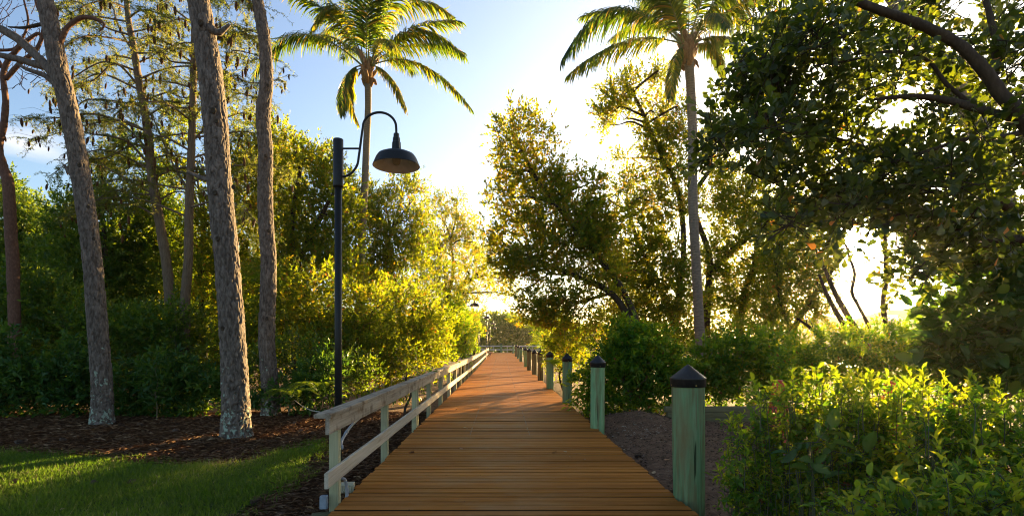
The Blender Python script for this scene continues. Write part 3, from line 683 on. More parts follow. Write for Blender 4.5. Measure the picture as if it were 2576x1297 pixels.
# ------------------------------------------------------------------ pines
def cells(u, v, nu, q):
    iu = np.floor(u).astype(int); iv = np.floor(v).astype(int); F1 = np.full(u.shape, 9.); F2 = np.full(u.shape, 9.); H = np.zeros(u.shape)
    for a in (-1, 0, 1):
        for b in (-1, 0, 1):
            cu, cv = iu + a, iv + b; w = cu % nu
            d = np.hypot(cu + _h(w, cv, np.full_like(w, 7 + q)) - u, cv + _h(w, cv, np.full_like(w, 13 + q)) - v); m_ = d < F1
            F2 = np.where(m_, F1, np.minimum(F2, d)); H = np.where(m_, _h(w, cv, np.full_like(w, 29 + q)), H); F1 = np.where(m_, d, F1)
    return F2 - F1, H
def plate_bark(path, rad, n, seg, nu, ph, amp):
    path = catmull(path, n); rad = np.interp(np.linspace(0, 1, n), np.linspace(0, 1, len(rad)), rad)
    s = np.concatenate([[0], np.cumsum(np.linalg.norm(np.diff(path, axis=0), axis=1))])
    u0 = np.arange(seg)[None] / seg * nu + 0 * s[:, None]; v = (s[:, None] / ph) + 0 * u0; ca, sa = np.cos(u0 / nu * 6.283), np.sin(u0 / nu * 6.283)
    nse = lambda f, g, o: vnoise(np.stack([ca * f, sa * f, v * g + o], -1)) - .5
    u = u0 + 1.0 * nse(2, .9, 0) + .55 * nse(6, 3.5, 5); vv = v + .7 * nse(3, 1.5, 11) + .4 * nse(7, 4, 19)
    d1, H = cells(u, vv, nu, 0); d2, H2 = cells(u * 2, vv * 1.7, nu * 2, 40)
    e1 = smooth(.0, .22, d1); e2 = smooth(.0, .30, d2); fine = nse(12, 9, 3)
    mod = 1 + amp * (e1 * (.5 + .5 * H) + .35 * e2 * (.4 + .6 * H2) + .35 * fine - .75) + .05 * (vnoise(np.stack([ca, sa, v * .25], -1)) - .5)
    flare = 1 + .32 * np.exp(-s / .3)[:, None] * (1 + .35 * np.sin(u0 / nu * 6.283 * 5 + 1))
    return tube(path, rad, seg, True, mod * flare, np.clip(.30 * e1 + .22 * e2 + .35 * H - .1 + .5 * fine, -.3, 1))
def px_path(pts, Y, dy=0.0):
    return [P(a, b, Y + dy * q / max(1, len(pts) - 1)) for q, (a, b) in enumerate(pts)]
def limb(parent, pts, Y, widths, m, name='branch', dy=0., seg=8, n=None):
    pth = catmull(px_path(pts, Y, dy), n or len(pts) * 7); rad = np.interp(np.linspace(0, 1, len(pth)), np.linspace(0, 1, len(widths)), np.array(widths) * Y / F / 2)
    th = np.arange(seg); mod = 1 + .22 * (vnoise(np.stack(np.broadcast_arrays(th[None] * 1.0, np.arange(len(pth))[:, None] * .8, 0. + pth[:, :1] * 0), -1)) - .5)
    mb = MB().add(*tube(pth, rad, seg, True, mod)); shift(mb, parent); return mb.build(name, m, parent)
def knot(parent, px, py, Y, r):
    r *= .62
    p = P(px, py, Y); mb = MB().add(*lathe([(r * 1.3, 0), (r * 1.15, .5 * r), (r * .75, .6 * r), (r * .35, .2 * r), (.001, .1 * r)], 12))
    vv = mb.v[0]; mb.v[0] = np.stack([vv[:, 0], -vv[:, 2], vv[:, 1] * 1.2], -1) + p; shift(mb, parent); mb.build('knot', M['bark'], parent)
pines = []
def pine(lab, Y, ctr, wid, nu, ph=.15, seg=110, n=620):
    base = P(*ctr[0], Y)
    t_ = thing('pine_tree', lab, 'pine tree', tuple(base), 'tall pines on the straw bed'); pines.append(t_)
    pth = px_path(ctr, Y); pth[0][2] -= .15
    mb = MB().add(*plate_bark(pth, np.array(wid) * Y / F / 2, n, seg, nu, ph, .14)); shift(mb, t_); mb.build('trunk', M['pine_bark'], t_)
    return t_
p2 = pine('thickest grey pine trunk standing on the straw nearest the lawn', 10.9,
          [(596, 1103), (592, 1000), (586, 860), (574, 700), (562, 560), (549, 420), (541, 300), (528, 180), (510, 60), (488, -60), (462, -200), (430, -380)],
          [66, 64, 60, 57, 57, 57, 56, 54, 52, 50, 46, 38], 15, .30)
p1 = pine('leaning pine trunk at the left with bare limbs near its top', 12.8,
          [(258, 1062), (256, 960), (247, 840), (236, 700), (227, 600), (212, 500), (196, 400), (176, 290), (150, 180), (132, 90), (112, -10), (90, -150), (60, -350)],
          [46, 45, 44, 42, 41, 42, 41, 40, 40, 38, 35, 30, 22], 12, .28)
p3 = pine('slim pale pine trunk with a crooked bend, between thick pine and lamp', 14.2,
          [(682, 1048), (679, 960), (671, 860), (673, 760), (676, 660), (669, 560), (667, 470), (668, 380), (662, 290), (670, 210), (667, 120), (655, 40), (640, -60), (625, -300)],
          [42, 40, 39, 38, 37, 36, 35, 34, 34, 31, 28, 28, 26, 20], 11, .26)
limb(p2, [(528, 70), (548, 82), (562, 76), (578, 62)], 10.8, [22, 16, 12, 8], M['pine_bark'], 'branch_stub')
limb(p2, [(545, 455), (515, 450), (490, 440), (470, 432)], 10.8, [18, 12, 9, 7], M['pine_bark'], 'branch_stub')
limb(p2, [(548, 300), (508, 280)], 10.75, [12, 5], M['pine_bark'], 'branch_stub')
for a in ((505, 58, 10.66, .07), (537, 278, 10.66, .07), (548, 600, 10.66, .06), (541, 485, 10.66, .06), (587, 470, 10.66, .05), (545, 305, 10.66, .05), (560, 825, 10.66, .05)): knot(p2, *a)
limb(p1, [(196, 450), (175, 432), (160, 414)], 12.8, [20, 12, 6], M['pine_bark'], 'branch_stub')
limb(p1, [(172, 245), (120, 195), (70, 175), (42, 160)], 12.8, [20, 14, 9, 5], M['pine_bark'])
limb(p1, [(160, 215), (100, 150), (40, 95), (-60, 40)], 12.8, [24, 22, 20, 14], M['pine_bark'])
limb(p1, [(150, 170), (100, 165), (50, 150), (-40, 130)], 12.8, [22, 18, 16, 12], M['pine_bark'])
limb(p1, [(148, 80), (110, 62), (60, 70), (20, 68)], 12.8, [14, 10, 7, 3], M['bark'])
limb(p1, [(150, 110), (170, 70), (205, 45), (240, 48), (262, 62), (250, 80)], 12.8, [14, 12, 11, 9, 6, 3], M['bark_red'])
for a in ((236, 600, 12.5, .05), (222, 520, 12.5, .05), (200, 415, 12.5, .06)): knot(p1, *a)
for a in ((668, 392, 14.0, .05), (676, 580, 14.0, .05), (672, 800, 14.0, .05), (674, 215, 14.0, .05)): knot(p3, *a)

# bare tree with curling reddish limbs at the far left
bt = thing('bare_tree', 'bare reddish tree with curling limbs at the left edge', 'tree', tuple(P(25, 1060, 16)), None)
limb(bt, [(40, 1060), (36, 760), (28, 600), (22, 470), (8, 420), (-2, 370), (10, 310), (14, 250), (8, 190), (22, 150), (60, 110), (95, 85), (112, 98)], 16, [28, 27, 26, 25, 20, 16, 15, 14, 12, 12, 10, 8, 3], M['bark_red'], 'trunk', seg=12, n=90)
limb(bt, [(14, 200), (50, 160), (95, 120), (110, 60), (92, 10), (80, -50)], 16, [11, 11, 9, 8, 7, 5], M['bark_red'])
limb(bt, [(5, 170), (-10, 130), (40, 120), (70, 60), (60, 0)], 16.2, [10, 8, 6, 5, 4], M['bark_red'])
mb = MB()
for q in range(90):
    a = np.array([random.uniform(-30, 130), random.uniform(-20, 230)]); an = random.uniform(-2.6, -.4); L_ = random.uniform(25, 75)
    pts = [a]
    for s_ in range(3): an += random.uniform(-.7, .7); pts.append(pts[-1] + L_ / 3 * np.array([math.cos(an), math.sin(an)]))
    mb.add(*tube(catmull(px_path(pts, 16 + random.uniform(-.8, .8)), 7), np.linspace(.014, .005, 7), 4, False))
shift(mb, bt); tag(mb.build('twigs', M['bark_red'], bt), kind='stuff')

# ------------------------------------------------------------------ palms
def frond(parent, p0, c, p1, m=96, width=.62, droop=.5, tone=.4, pet=.16):
    t = np.linspace(0, 1, 40)[:, None]; pth = (1 - t)**2 * p0 + 2 * t * (1 - t) * c + t**2 * p1
    Lf = np.linalg.norm(np.diff(pth, axis=0), axis=1).sum()
    mb = MB()
    mb.add(*tube(pth, np.interp(np.linspace(0, 1, 40), [0, .15, 1], [.042, .022, .004]), 6))
    o = shift(mb, parent).build('frond', M['rachis'], parent)
    tt = np.concatenate([np.linspace(pet, .99, m)] * 2); sgn = np.concatenate([np.ones(m), -np.ones(m)])
    tt = np.clip(tt + rng.normal(size=2 * m) * .004, pet, 1); T_ = tt[:, None]
    pos = (1 - T_)**2 * p0 + 2 * T_ * (1 - T_) * c + T_**2 * p1
    tan = nz(2 * (1 - T_) * (c - p0) + 2 * T_ * (p1 - c))
    side = np.cross(tan, UP); side = nz(side + np.array([1e-3, 0, 0])) * sgn[:, None]
    lat = .95 - .45 * T_
    d0 = nz(side * lat + tan * (.55 + .35 * T_) + UP * -.15 + rnorm(2 * m, 3) * .09)
    width, droop = width * 1.3, droop * 1.25
    ln = width * (np.sin(np.pi * np.clip(.12 + .83 * (tt - pet) / (1 - pet), 0, 1))**.55) * (1 + .12 * rng.normal(size=2 * m))
    ns = 5; pts = [pos]; d = d0
    dr = droop * (1 + .35 * rng.normal(size=2 * m))[:, None]
    for q in range(ns - 1):
        pts.append(pts[-1] + d * (ln / (ns - 1))[:, None]); d = nz(d - UP * dr * (.5 + .25 * q) + rnorm(2 * m, 3) * .04)
    pts = np.stack(pts, 1); w = np.array([.4, 1, .9, .6, .05]) * .025
    dd = nz(np.gradient(pts, axis=1)); wv = nz(np.cross(dd, nz(np.cross(dd, tan[:, None] + 0 * dd) + 1e-6)))
    va = pts + wv * w[None, :, None]; vb = pts - wv * w[None, :, None]
    vv = np.stack([va, vb], 2).reshape(-1, 3)
    q = np.arange(ns - 1); f = np.stack([q * 2, q * 2 + 1, q * 2 + 3, q * 2 + 2], -1)
    f = (f[None] + (np.arange(2 * m) * ns * 2)[:, None, None]).reshape(-1, 4)
    rr = np.clip(tone + .28 * rng.normal(size=2 * m) * .8, 0, .95); rr = np.where(rng.random(2 * m) > .95, 1., rr)
    rr = np.repeat(rr, ns * 2)
    lb = MB().add(vv, f, rr); shift(lb, parent); lo = lb.build('leaflets', M['frond'], o)
    lo['kind'] = 'stuff'
    return o
def palm(lab, Y, trunk, wid, cx, cy, fronds, extra):
    base = P(*trunk[0], Y); t_ = thing('palm_tree', lab, 'palm tree', tuple(base), 'coconut palms beside the boardwalk')
    pth = catmull(px_path(trunk, Y), 340); rad = np.interp(np.linspace(0, 1, 340), np.linspace(0, 1, len(wid)), np.array(wid) * Y / F / 2)
    s = np.concatenate([[0], np.cumsum(np.linalg.norm(np.diff(pth, axis=0), axis=1))])
    ring = (s[:, None] / .085 + .25 * np.sin(np.arange(20)[None] / 20 * 6.283 + s[:, None] * .8)) % 1
    mod = 1 + .05 * (ring - .5) + .04 * (vnoise(np.stack(np.broadcast_arrays(np.arange(20)[None] * .7, s[:, None] * 3, 0 * ring), -1)) - .5)
    mb = MB().add(*tube(pth, rad, 20, True, mod, ring)); shift(mb, t_); mb.build('trunk', M['palm_bark'], t_)
    cc = P(cx, cy, Y); u = Y / F
    for q in range(22):       # old leaf bases and fibre under the crown
        a = q * 2.4; h = -.42 + .95 * (q / 22); r0 = .13 + .07 * math.sin(q)
        p0 = cc + np.array([math.cos(a) * .10, math.sin(a) * .10, h - .28]); p1 = cc + np.array([math.cos(a) * (r0 + .10), math.sin(a) * (r0 + .10), h]); p2 = cc + np.array([math.cos(a) * (r0 + .22 + .06 * math.sin(q * 3)), math.sin(a) * (r0 + .22), h + (.12 if q % 3 else -.22)])
        pb = catmull([p0, p1, p2], 7); mb = MB().add(*tube(pb, [.07, .085, .085, .07, .055, .04, .02], 6)); shift(mb, t_); mb.build('leaf_base', M['boot'], t_)
    for tipx, tipy, cpx, cpy, dyc, dyt, wdt, dr, tone in fronds:
        a = math.atan2(dyt, tipx - cx)
        p0 = cc + np.array([math.copysign(min(.14, abs(tipx - cx) * u * .2), tipx - cx), .1 * np.sign(dyt), .05]); frond(t_, p0, P(cpx, cpy, Y + dyc), P(tipx, tipy, Y + dyt), width=wdt, droop=dr, tone=tone)
    for q in range(extra):    # upright inner fronds
        a = q * 2.4 + .3; el = .75 + .5 * ((q * 7) % 5) / 5; Lq = 3.6
        p0 = cc + np.array([math.cos(a) * .08, math.sin(a) * .08, .15])
        c = p0 + Lq * .6 * np.array([math.cos(a) * math.cos(el), math.sin(a) * math.cos(el), math.sin(el)]) * 1.1
        p1 = c + Lq * .55 * np.array([math.cos(a), math.sin(a), -.15 + .9 * (el - .9)]); frond(t_, p0, c, p1, 84, .6, .45, .45)
    return t_
palm('tall coconut palm left of the boardwalk, behind the lamp', 21.0,
     [(906, 1000), (906, 860), (908, 720), (910, 600), (917, 480), (922, 360), (926, 270), (925, 180)], [26, 22, 20, 19, 18, 17, 16, 17], 925, 172,
     [(634, 200, 730, -10, .3, .2, .78, .55, .35), (785, 70, 858, -60, -.5, -1.0, .7, .5, .6), (918, -90, 922, 30, -1.2, -1.5, .75, .35, .3),
      (1138, 40, 990, -70, .5, .9, .7, .5, .6), (1168, 140, 1040, 10, 0, -.3, .75, .6, .4), (1187, 275, 1065, 108, -.4, -.8, .62, .6, .5),
      (1022, 278, 985, 165, -.9, -1.2, .45, .7, .75), (902, 312, 842, 170, .5, .8, .5, .8, .75), (862, 290, 850, 165, -.7, -.9, .5, .8, .45),
      (1010, -90, 960, -20, 1.2, 1.6, .7, .4, .5), (850, -100, 890, -10, 1.0, 1.4, .7, .4, .5), (730, -20, 820, -90, 1.5, 2.2, .7, .5, .5), (1085, -60, 990, -90, -1.0, -1.6, .7, .5, .5), (990, 120, 960, 60, -2.2, -3.3, .6, .7, .6), (800, 110, 850, 10, 2.2, 3.4, .6, .6, .55)], 7)
palm('coconut palm right of the boardwalk, crown cut by the top edge', 17.2,
     [(1764, 900), (1757, 780), (1751, 660), (1745, 560), (1742, 450), (1742, 330), (1738, 230), (1731, 130)], [26, 24, 23, 23, 23, 23, 22, 24], 1730, 120,
     [(1414, 150, 1535, -80, .2, 0, .85, .8, .15), (1430, 188, 1570, 62, -.4, -.9, .68, .7, .55), (1688, 252, 1685, 130, -.5, -.8, .45, .8, .6), (1822, 190, 1800, 80, .6, .9, .45, .8, .5),
      (1925, 165, 1820, 60, -.2, -.4, .55, .8, .45), (1560, -60, 1650, -40, .8, 1.4, .75, .6, .3), (1640, -90, 1690, 0, -1.1, -1.6, .7, .5, .4), (1880, 40, 1800, -60, .8, 1.2, .75, .7, .35),
      (1950, -40, 1820, -90, -.8, -1.0, .75, .7, .4), (1740, -130, 1735, 0, 1.2, 1.6, .7, .4, .4), (1610, 30, 1650, -60, 1.8, 3.0, .6, .7, .35), (1830, 70, 1790, -20, -2.0, -3.0, .6, .8, .4)], 7)

# ------------------------------------------------------------------ cypresses with feathery foliage and hanging seed clusters
_ck = MB(); _v, _f = lathe([(.001, 0), (.018, -.02), (.030, -.07), (.028, -.12), (.012, -.17), (.001, -.18)], 5); _ck.add(_v, _f, .5); CK = _ck.mesh('seed_cluster', M['catkin'])
def feather(mb, a, b, nrm, n, L_, rnd):
    t = rng.random(n)[:, None]; pos = a + (b - a) * t; d = nz(b - a); side = nz(np.cross(np.broadcast_to(d, (n, 3)), nrm + .5 * rnorm(n, 3))) * rng.choice([-1, 1], n)[:, None]
    leaves(mb, pos, side + d * .7 + .45 * rnorm(n, 3) - UP * .18, rnorm(n, 3), L_ * (.6 + .6 * rng.random(n)), .014, T2, np.clip(rnd + .2 * rnorm(n), 0, 1))
def cypress(lab, Y, trunk, wid, nb, box_, ncat, extra_limbs, seedv):
    r = random.Random(seedv); base = P(*trunk[0], Y)
    t_ = thing('cypress_tree', lab, 'cypress tree', tuple(base), 'feathery cypresses behind the pines')
    limb(t_, trunk, Y, wid, M['cypress_bark'], 'trunk', seg=16, n=160)
    tp = np.array(trunk, float); mb = MB(); tw = MB(); hang = []
    brs = []
    for q in range(nb):
        f = .34 + .66 * (q + r.random()) / nb; i_ = f * (len(tp) - 1); a = tp[int(i_)] + (tp[min(int(i_) + 1, len(tp) - 1)] - tp[int(i_)]) * (i_ % 1)
        sgn = 1 if (q % 2) else -1; L_ = (1.25 - .65 * f) * r.uniform(150, 290); dz = r.uniform(-.45, .35)
        pts = [a, a + np.array([sgn * L_ * .35, -L_ * .10 + dz * 25]), a + np.array([sgn * L_ * .7, -L_ * .10 + dz * 70]), a + np.array([sgn * L_, L_ * .02 + dz * 110])]
        dy = r.uniform(-3.0, 3.0); brs.append((pts, dy, [7, 5, 4, 2]))
    brs += [([np.array(p, float) for p in pts], dy, w) for pts, dy, w in extra_limbs]
    for pts, dy, w in brs:
        pts = [np.array(p_, float) + (np.array([r.gauss(0, 9), r.gauss(0, 12)]) if 0 < i_ else 0) for i_, p_ in enumerate(pts)]
        limb(t_, pts, Y, [x_ * .8 for x_ in w], M['cypress_bark'], 'branch', dy=dy, seg=6, n=16)
        pth = catmull(px_path(pts, Y, dy), 40); L3 = np.linalg.norm(pth[-1] - pth[0])
        for s_ in range(int(L3 * 8)):
            f = r.uniform(.22, 1); a = pth[int(f * 39)]; tan = nz(pth[min(39, int(f * 39) + 1)] - pth[max(0, int(f * 39) - 1)])
            d = nz(tan * r.uniform(.2, 1) + np.array([r.gauss(0, .5), r.gauss(0, .5), r.gauss(-.05, .38)])); L2 = r.uniform(.2, .95) * (1.2 - .5 * f)
            b = a + d * L2; c_ = b + nz(d + np.array([0, 0, -.6])) * L2 * .5
            tw.add(*tube(np.array([a, b, c_]), [.007, .004, .002], 3, False)); tone = r.uniform(.1, .75)
            if r.random() < .86:
                feather(mb, a + (b - a) * .3, b, UP, r.randint(24, 44), .085, tone); feather(mb, b, c_, UP, r.randint(14, 26), .08, tone)
                for _ in range(r.randint(2, 4)):
                    e0 = a + (b - a) * r.uniform(.25, 1); e1 = e0 + np.array([r.gauss(0, .22), r.gauss(0, .22), r.gauss(-.12, .14)]); tw.add(*tube(np.array([e0, e1]), [.003, .0015], 3, False)); feather(mb, e0, e1, UP, r.randint(12, 26), .075, tone + r.gauss(0, .12))
            if r.random() < .42: hang.append(c_ if r.random() < .5 else b)
    shift(tw, t_); tag(tw.build('twigs', M['twig'], t_), kind='stuff'); shift(mb, t_); mb.build('crown', M['needle'], t_)
    r.shuffle(hang)
    for h in hang[:ncat]:
        o = link('seed_cluster', CK, t_); o.location = h - np.array(t_.location); s_ = r.uniform(.9, 1.7); o.scale = (s_, s_, s_ * r.uniform(.8, 1.2)); o.rotation_euler = (r.uniform(-.2, .2), r.uniform(-.2, .2), 0)
cypress('feathery cypress with bending pale trunk between the left and thickest pines', 18.0,
        [(436, 900), (428, 760), (418, 660), (402, 560), (382, 440), (372, 330), (352, 220), (338, 130), (322, 40), (312, -90)], [26, 24, 23, 22, 21, 19, 17, 15, 13, 9], 26, None, 260,
        [([(352, 220), (300, 190), (240, 190), (180, 215)], -.8, [7, 6, 4, 2]), ([(380, 420), (300, 380), (230, 330), (180, 310)], -1.2, [8, 6, 4, 2]), ([(372, 330), (250, 300), (130, 290), (40, 300)], -1.5, [8, 6, 4, 2]),
         ([(390, 490), (300, 430), (250, 395), (205, 355)], 1.2, [8, 6, 4, 2]), ([(330, 90), (260, 60), (200, 20), (150, 10)], 1.0, [7, 5, 4, 2]), ([(376, 380), (300, 300), (200, 310), (80, 345)], 1.0, [7, 5, 4, 2]), ([(340, 140), (300, 60), (280, 20), (260, -30)], 1.0, [7, 5, 4, 2])], 3)
cypress('straight slender cypress just left of the thickest pine', 17.0,
        [(466, 900), (466, 760), (474, 640), (476, 520), (481, 400), (484, 290), (487, 180), (488, 80), (486, -80)], [25, 23, 21, 20, 18, 16, 15, 13, 10], 22, None, 240,
        [([(486, 160), (440, 140), (405, 130), (370, 150)], -.5, [7, 5, 4, 2]), ([(480, 360), (520, 320), (580, 290), (650, 300)], .9, [8, 6, 4, 2]), ([(476, 480), (430, 420), (390, 330), (360, 290)], 1.3, [8, 6, 5, 3]), ([(484, 300), (560, 250), (600, 235), (660, 260)], .6, [7, 5, 4, 2]), ([(487, 100), (540, 70), (580, 60), (590, 90)], .7, [6, 5, 3, 2]), ([(487, 60), (440, 20), (400, -10), (360, -30)], .7, [6, 5, 3, 2])], 8)

# ------------------------------------------------------------------ broadleaf crowns from lobes
SUNPX = (2147, 598)
def project(p): return CX + F * p[..., 0] / p[..., 1], HY - F * (p[..., 2] - EYE) / p[..., 1]
DENS = 1.45
CLEAR = []      # (px, py, rx, ry, farther_than)
def sprigs(lobes, Y, cov, leaf, lw, L, k, up=.35, thr=.36, nf=1.3, spread=.9, lobe_depth=1.0, shell=2.0, droop=0.0, minz=None):
    """returns leaf positions, directions, normals, tones and the sprig segments"""
    out = []; seg = []
    for lb in lobes:
        px, py, rp = lb[:3]; Yl = Y + (lb[3] if len(lb) > 3 else 0); ry = lb[4] if len(lb) > 4 else rp
        c = P(px, py, Yl); R = np.array([rp, rp * lobe_depth, ry]) * Yl / F
        a_leaf = .33 * leaf * lw * (F / Yl)**2; n = int(DENS * cov * math.pi * rp * ry / (a_leaf * k)) + 1
        u = rsph(n); rho = rng.random(n)**(1 / shell); o = c + u * R * rho[:, None]
        keep = vnoise(o * nf + 17.3) * .7 + vnoise(o * nf * 2.7 + 3.1) * .3 > thr; o, u = o[keep], u[keep]; n = len(o)
        if not n: continue
        d = nz(u * .6 + UP * up + rnorm(n, 3) * .45); Ls = L * (.6 + .8 * rng.random(n))
        seg.append(np.stack([o, o + d * Ls[:, None]], 1))
        t = np.linspace(.12, 1, k)[None, :, None]
        pos = o[:, None] + d[:, None] * t * Ls[:, None, None] + rnorm(n, k, 3) * .015
        pos[..., 2] -= (t[..., 0]**2) * droop * Ls[:, None]
        rv = rnorm(n, k, 3); perp = nz(rv - (rv * d[:, None]).sum(-1, keepdims=True) * d[:, None])
        ld = nz(d[:, None] * (.45 + .7 * t**3) + perp * spread * (1 - .5 * t**3) + UP * .10)
        nn = UP * .8 + rnorm(n, k, 3) * .6
        tone = np.clip(.42 + .22 * rnorm(n)[:, None] + .16 * rnorm(n, k), 0, .96)
        tone = np.where(rng.random((n, k)) > .988, 1., tone)
        out.append((pos.reshape(-1, 3), ld.reshape(-1, 3), nn.reshape(-1, 3), tone.ravel()))
    if not out: return None
    p, d, nn, tn = (np.concatenate(q) for q in zip(*out))
    ok = p[:, 2] > (gz(p[:, 0], p[:, 1]) + .01 if minz is None else minz)
    ok &= ~((np.abs(p[:, 0]) < 1.5) & (p[:, 2] < deck_z(p[:, 1]) + 2.0) & (p[:, 1] < 90))     # nothing grows over the walk
    qx, qy = project(p)
    for ax, ay, rx, ry, far in CLEAR: ok &= ~((((qx - ax) / rx)**2 + ((qy - ay) / ry)**2 < 1) & (p[:, 1] < far))
    return p[ok], d[ok], nn[ok], tn[ok], np.concatenate(seg)
CLEAR += [(2147, 598, 36, 34, 99), (1193, 772, 20, 16, 33), (1222, 803, 16, 20, 50), (1240, 820, 14, 20, 67), (1226, 850, 6, 30, 60), (1204, 850, 4, 22, 50)]

def trunk_limbs(t_, lobes, Y, base_px, wtr, m, seedv, stems=None):
    """a tapered trunk that forks into limbs reaching every lobe"""
    r = random.Random(seedv); bx, by = base_px; ground = float(gz((bx - CX) * Y / F, Y))
    by = HY - F * (ground - EYE) / Y
    if stems is None:
        mx_ = np.mean([l[0] for l in lobes]); my_ = np.mean([l[1] for l in lobes])
        stems = [[(bx, by + 4), (bx * .7 + mx_ * .3 + r.uniform(-12, 12), by * .6 + my_ * .4), (bx * .3 + mx_ * .7 + r.uniform(-14, 14), by * .25 + my_ * .75), (mx_, my_)]]
    mb = MB()
    tops = []
    for st in stems:
        pth = catmull(px_path(st, Y), 30); w = np.linspace(wtr, wtr * .45, 30) * Y / F / 2
        th = np.arange(9); mod = 1 + .25 * (vnoise(np.stack(np.broadcast_arrays(th[None] * .9, np.arange(30)[:, None] * .5, 0. * pth[:, :1]), -1)) - .5)
        mb.add(*tube(pth, w, 9, True, mod)); tops.append(pth)
    for l in lobes:
        c = P(l[0], l[1], Y + (l[3] if len(l) > 3 else 0)); best = min(((np.linalg.norm(pt - c) + 1.5 * max(0, pt[2] - c[2]), pt) for pth in tops for pt in pth[10:]), key=lambda z: z[0])[1]
        mid = (best + c) / 2 + np.array([r.gauss(0, .15), r.gauss(0, .3), r.uniform(0, .3)])
        for e in range(3):
            R_ = l[2] * Y / F; end = c + np.array([r.gauss(0, .28), r.gauss(0, .3), r.uniform(-.1, .45)]) * R_
            mb.add(*tube(catmull([best, mid, (mid + c) / 2 + .1 * (end - c), end], 12), np.linspace(wtr * .38, 1.2, 12) * Y / F / 2 if e == 0 else np.linspace(wtr * .2, 1., 12) * Y / F / 2, 5, False))
    shift(mb, t_); return mb.build('trunk', m, t_)

def tree(name, lab, cat, Y, lobes, base_px=None, wtr=14, m='leaf_tree', tm='bark', cov=2.6, leaf=.10, lw=.046, L=.42, k=12, tmpl=T2, group=None, seedv=1, stems=None, twigs=0, tone=0., dens=1.0, **kw):
    cov = cov * dens; bx = base_px if base_px is not None else np.mean([l[0] for l in lobes])
    g = float(gz((bx - CX) * Y / F, Y)); t_ = thing(name, lab, cat, ((bx - CX) * Y / F, Y, g), group)
    res = sprigs(lobes, Y, cov * (.68 if m == 'leaf_tree' else .95), leaf, lw, L, k, **kw)
    trunk_limbs(t_, lobes, Y, (bx, 1000), wtr, M[tm], seedv, stems)
    p, d, nn, tn, sg = res
    if tone: tn = np.where(tn < 1, np.clip(tn + tone, 0, .96), tn)
    mb = MB(); leaves(mb, p, d, nn, leaf * (.7 + .6 * rng.random(len(p))), lw * (.75 + .5 * rng.random(len(p))), tmpl, tn)
    shift(mb, t_); mb.build('crown', M[m], t_)
    if twigs:
        tb = MB(); 
        for a, b in sg[rng.permutation(len(sg))[:twigs]]: tb.add(*tube(np.array([a - (b - a) * .6, a, b]), [.008, .006, .003], 3, False))
        shift(tb, t_); tag(tb.build('twigs', M['twig'], t_), kind='stuff')
    return t_, res

GB = 'trees and shrubs of the left thicket'; GR = 'trees right of the boardwalk'
kw_t = dict(tmpl=T2)
# dark trees at the back left
tree('broadleaf_tree', 'dark leafy tree at the left edge behind the leaning pine', 'tree', 22, [(30, 570, 80), (105, 560, 60), (-50, 540, 90), (60, 690, 120), (-20, 800, 130), (110, 800, 90), (10, 470, 40)], None, 20, 'leaf_dark', cov=3.0, leaf=.14, lw=.06, seedv=1, group=GB, twigs=120)
tree('broadleaf_tree', 'open topped dark tree seen between the leaning pine and the bent cypress', 'tree', 20.5, [(200, 540, 70), (255, 450, 45), (300, 390, 35), (330, 350, 22), (180, 640, 90), (275, 610, 95), (220, 750, 110), (300, 500, 40)], 240, 18, 'leaf_dark', cov=2.6, leaf=.14, lw=.06, seedv=2, group=GB, twigs=120, thr=.40)
tree('broadleaf_tree', 'dark tree behind the bent cypress trunk', 'tree', 22, [(375, 520, 60), (420, 580, 80), (350, 640, 90), (440, 690, 100), (370, 790, 110), (400, 440, 35)], 390, 18, 'leaf_dark', cov=3.0, leaf=.14, lw=.06, seedv=3, group=GB, twigs=80)
tree('broadleaf_tree', 'half lit tree behind the thickest pine', 'tree', 21, [(530, 560, 60), (510, 640, 80), (570, 690, 85), (520, 790, 100), (455, 300, 38), (440, 380, 40), (470, 440, 45), (600, 790, 80)], 520, 16, 'leaf_tree', cov=2.4, leaf=.135, lw=.062, seedv=4, group=GB, twigs=80)
# golden trees
tree('broadleaf_tree', 'golden backlit tree rising between thickest pine and slim pine', 'tree', 21.5, [(600, 345, 50), (575, 410, 50), (645, 325, 36), (692, 345, 42), (705, 400, 45), (625, 440, 75), (700, 470, 60), (612, 540, 80), (700, 570, 75), (640, 660, 95), (725, 680, 80)], 660, 18, 'leaf_tree', cov=2.3, leaf=.135, lw=.062, L=.5, dens=1.35, seedv=5, group=GB, twigs=120, tone=.02)
tree('broadleaf_tree', 'golden tree between slim pine and the lamp pole', 'tree', 20, [(748, 388, 42), (798, 405, 48), (842, 425, 30), (765, 470, 75), (830, 500, 65), (760, 585, 90), (845, 610, 70), (790, 700, 95), (870, 540, 45), (870, 700, 80)], 760, 20, 'leaf_tree', cov=2.4, leaf=.135, lw=.062, L=.5, dens=1.3, seedv=6, group=GB, twigs=120, tone=.02, stems=[[(745, 1000), (742, 700), (760, 640), (800, 560), (830, 500)], [(760, 1000), (770, 760), (745, 650), (735, 560), (755, 430)]])
tree('broadleaf_tree', 'golden tree under the lamp shade beside the palm trunk', 'tree', 23, [(905, 490, 45), (955, 515, 55), (1022, 462, 36), (1040, 500, 30), (985, 590, 85), (1045, 560, 60), (915, 600, 60), (930, 690, 85), (1035, 670, 85), (985, 760, 90)], 975, 16, 'leaf_tree', cov=2.3, leaf=.135, lw=.062, L=.5, dens=1.3, seedv=7, group=GB, twigs=100, tone=.02)
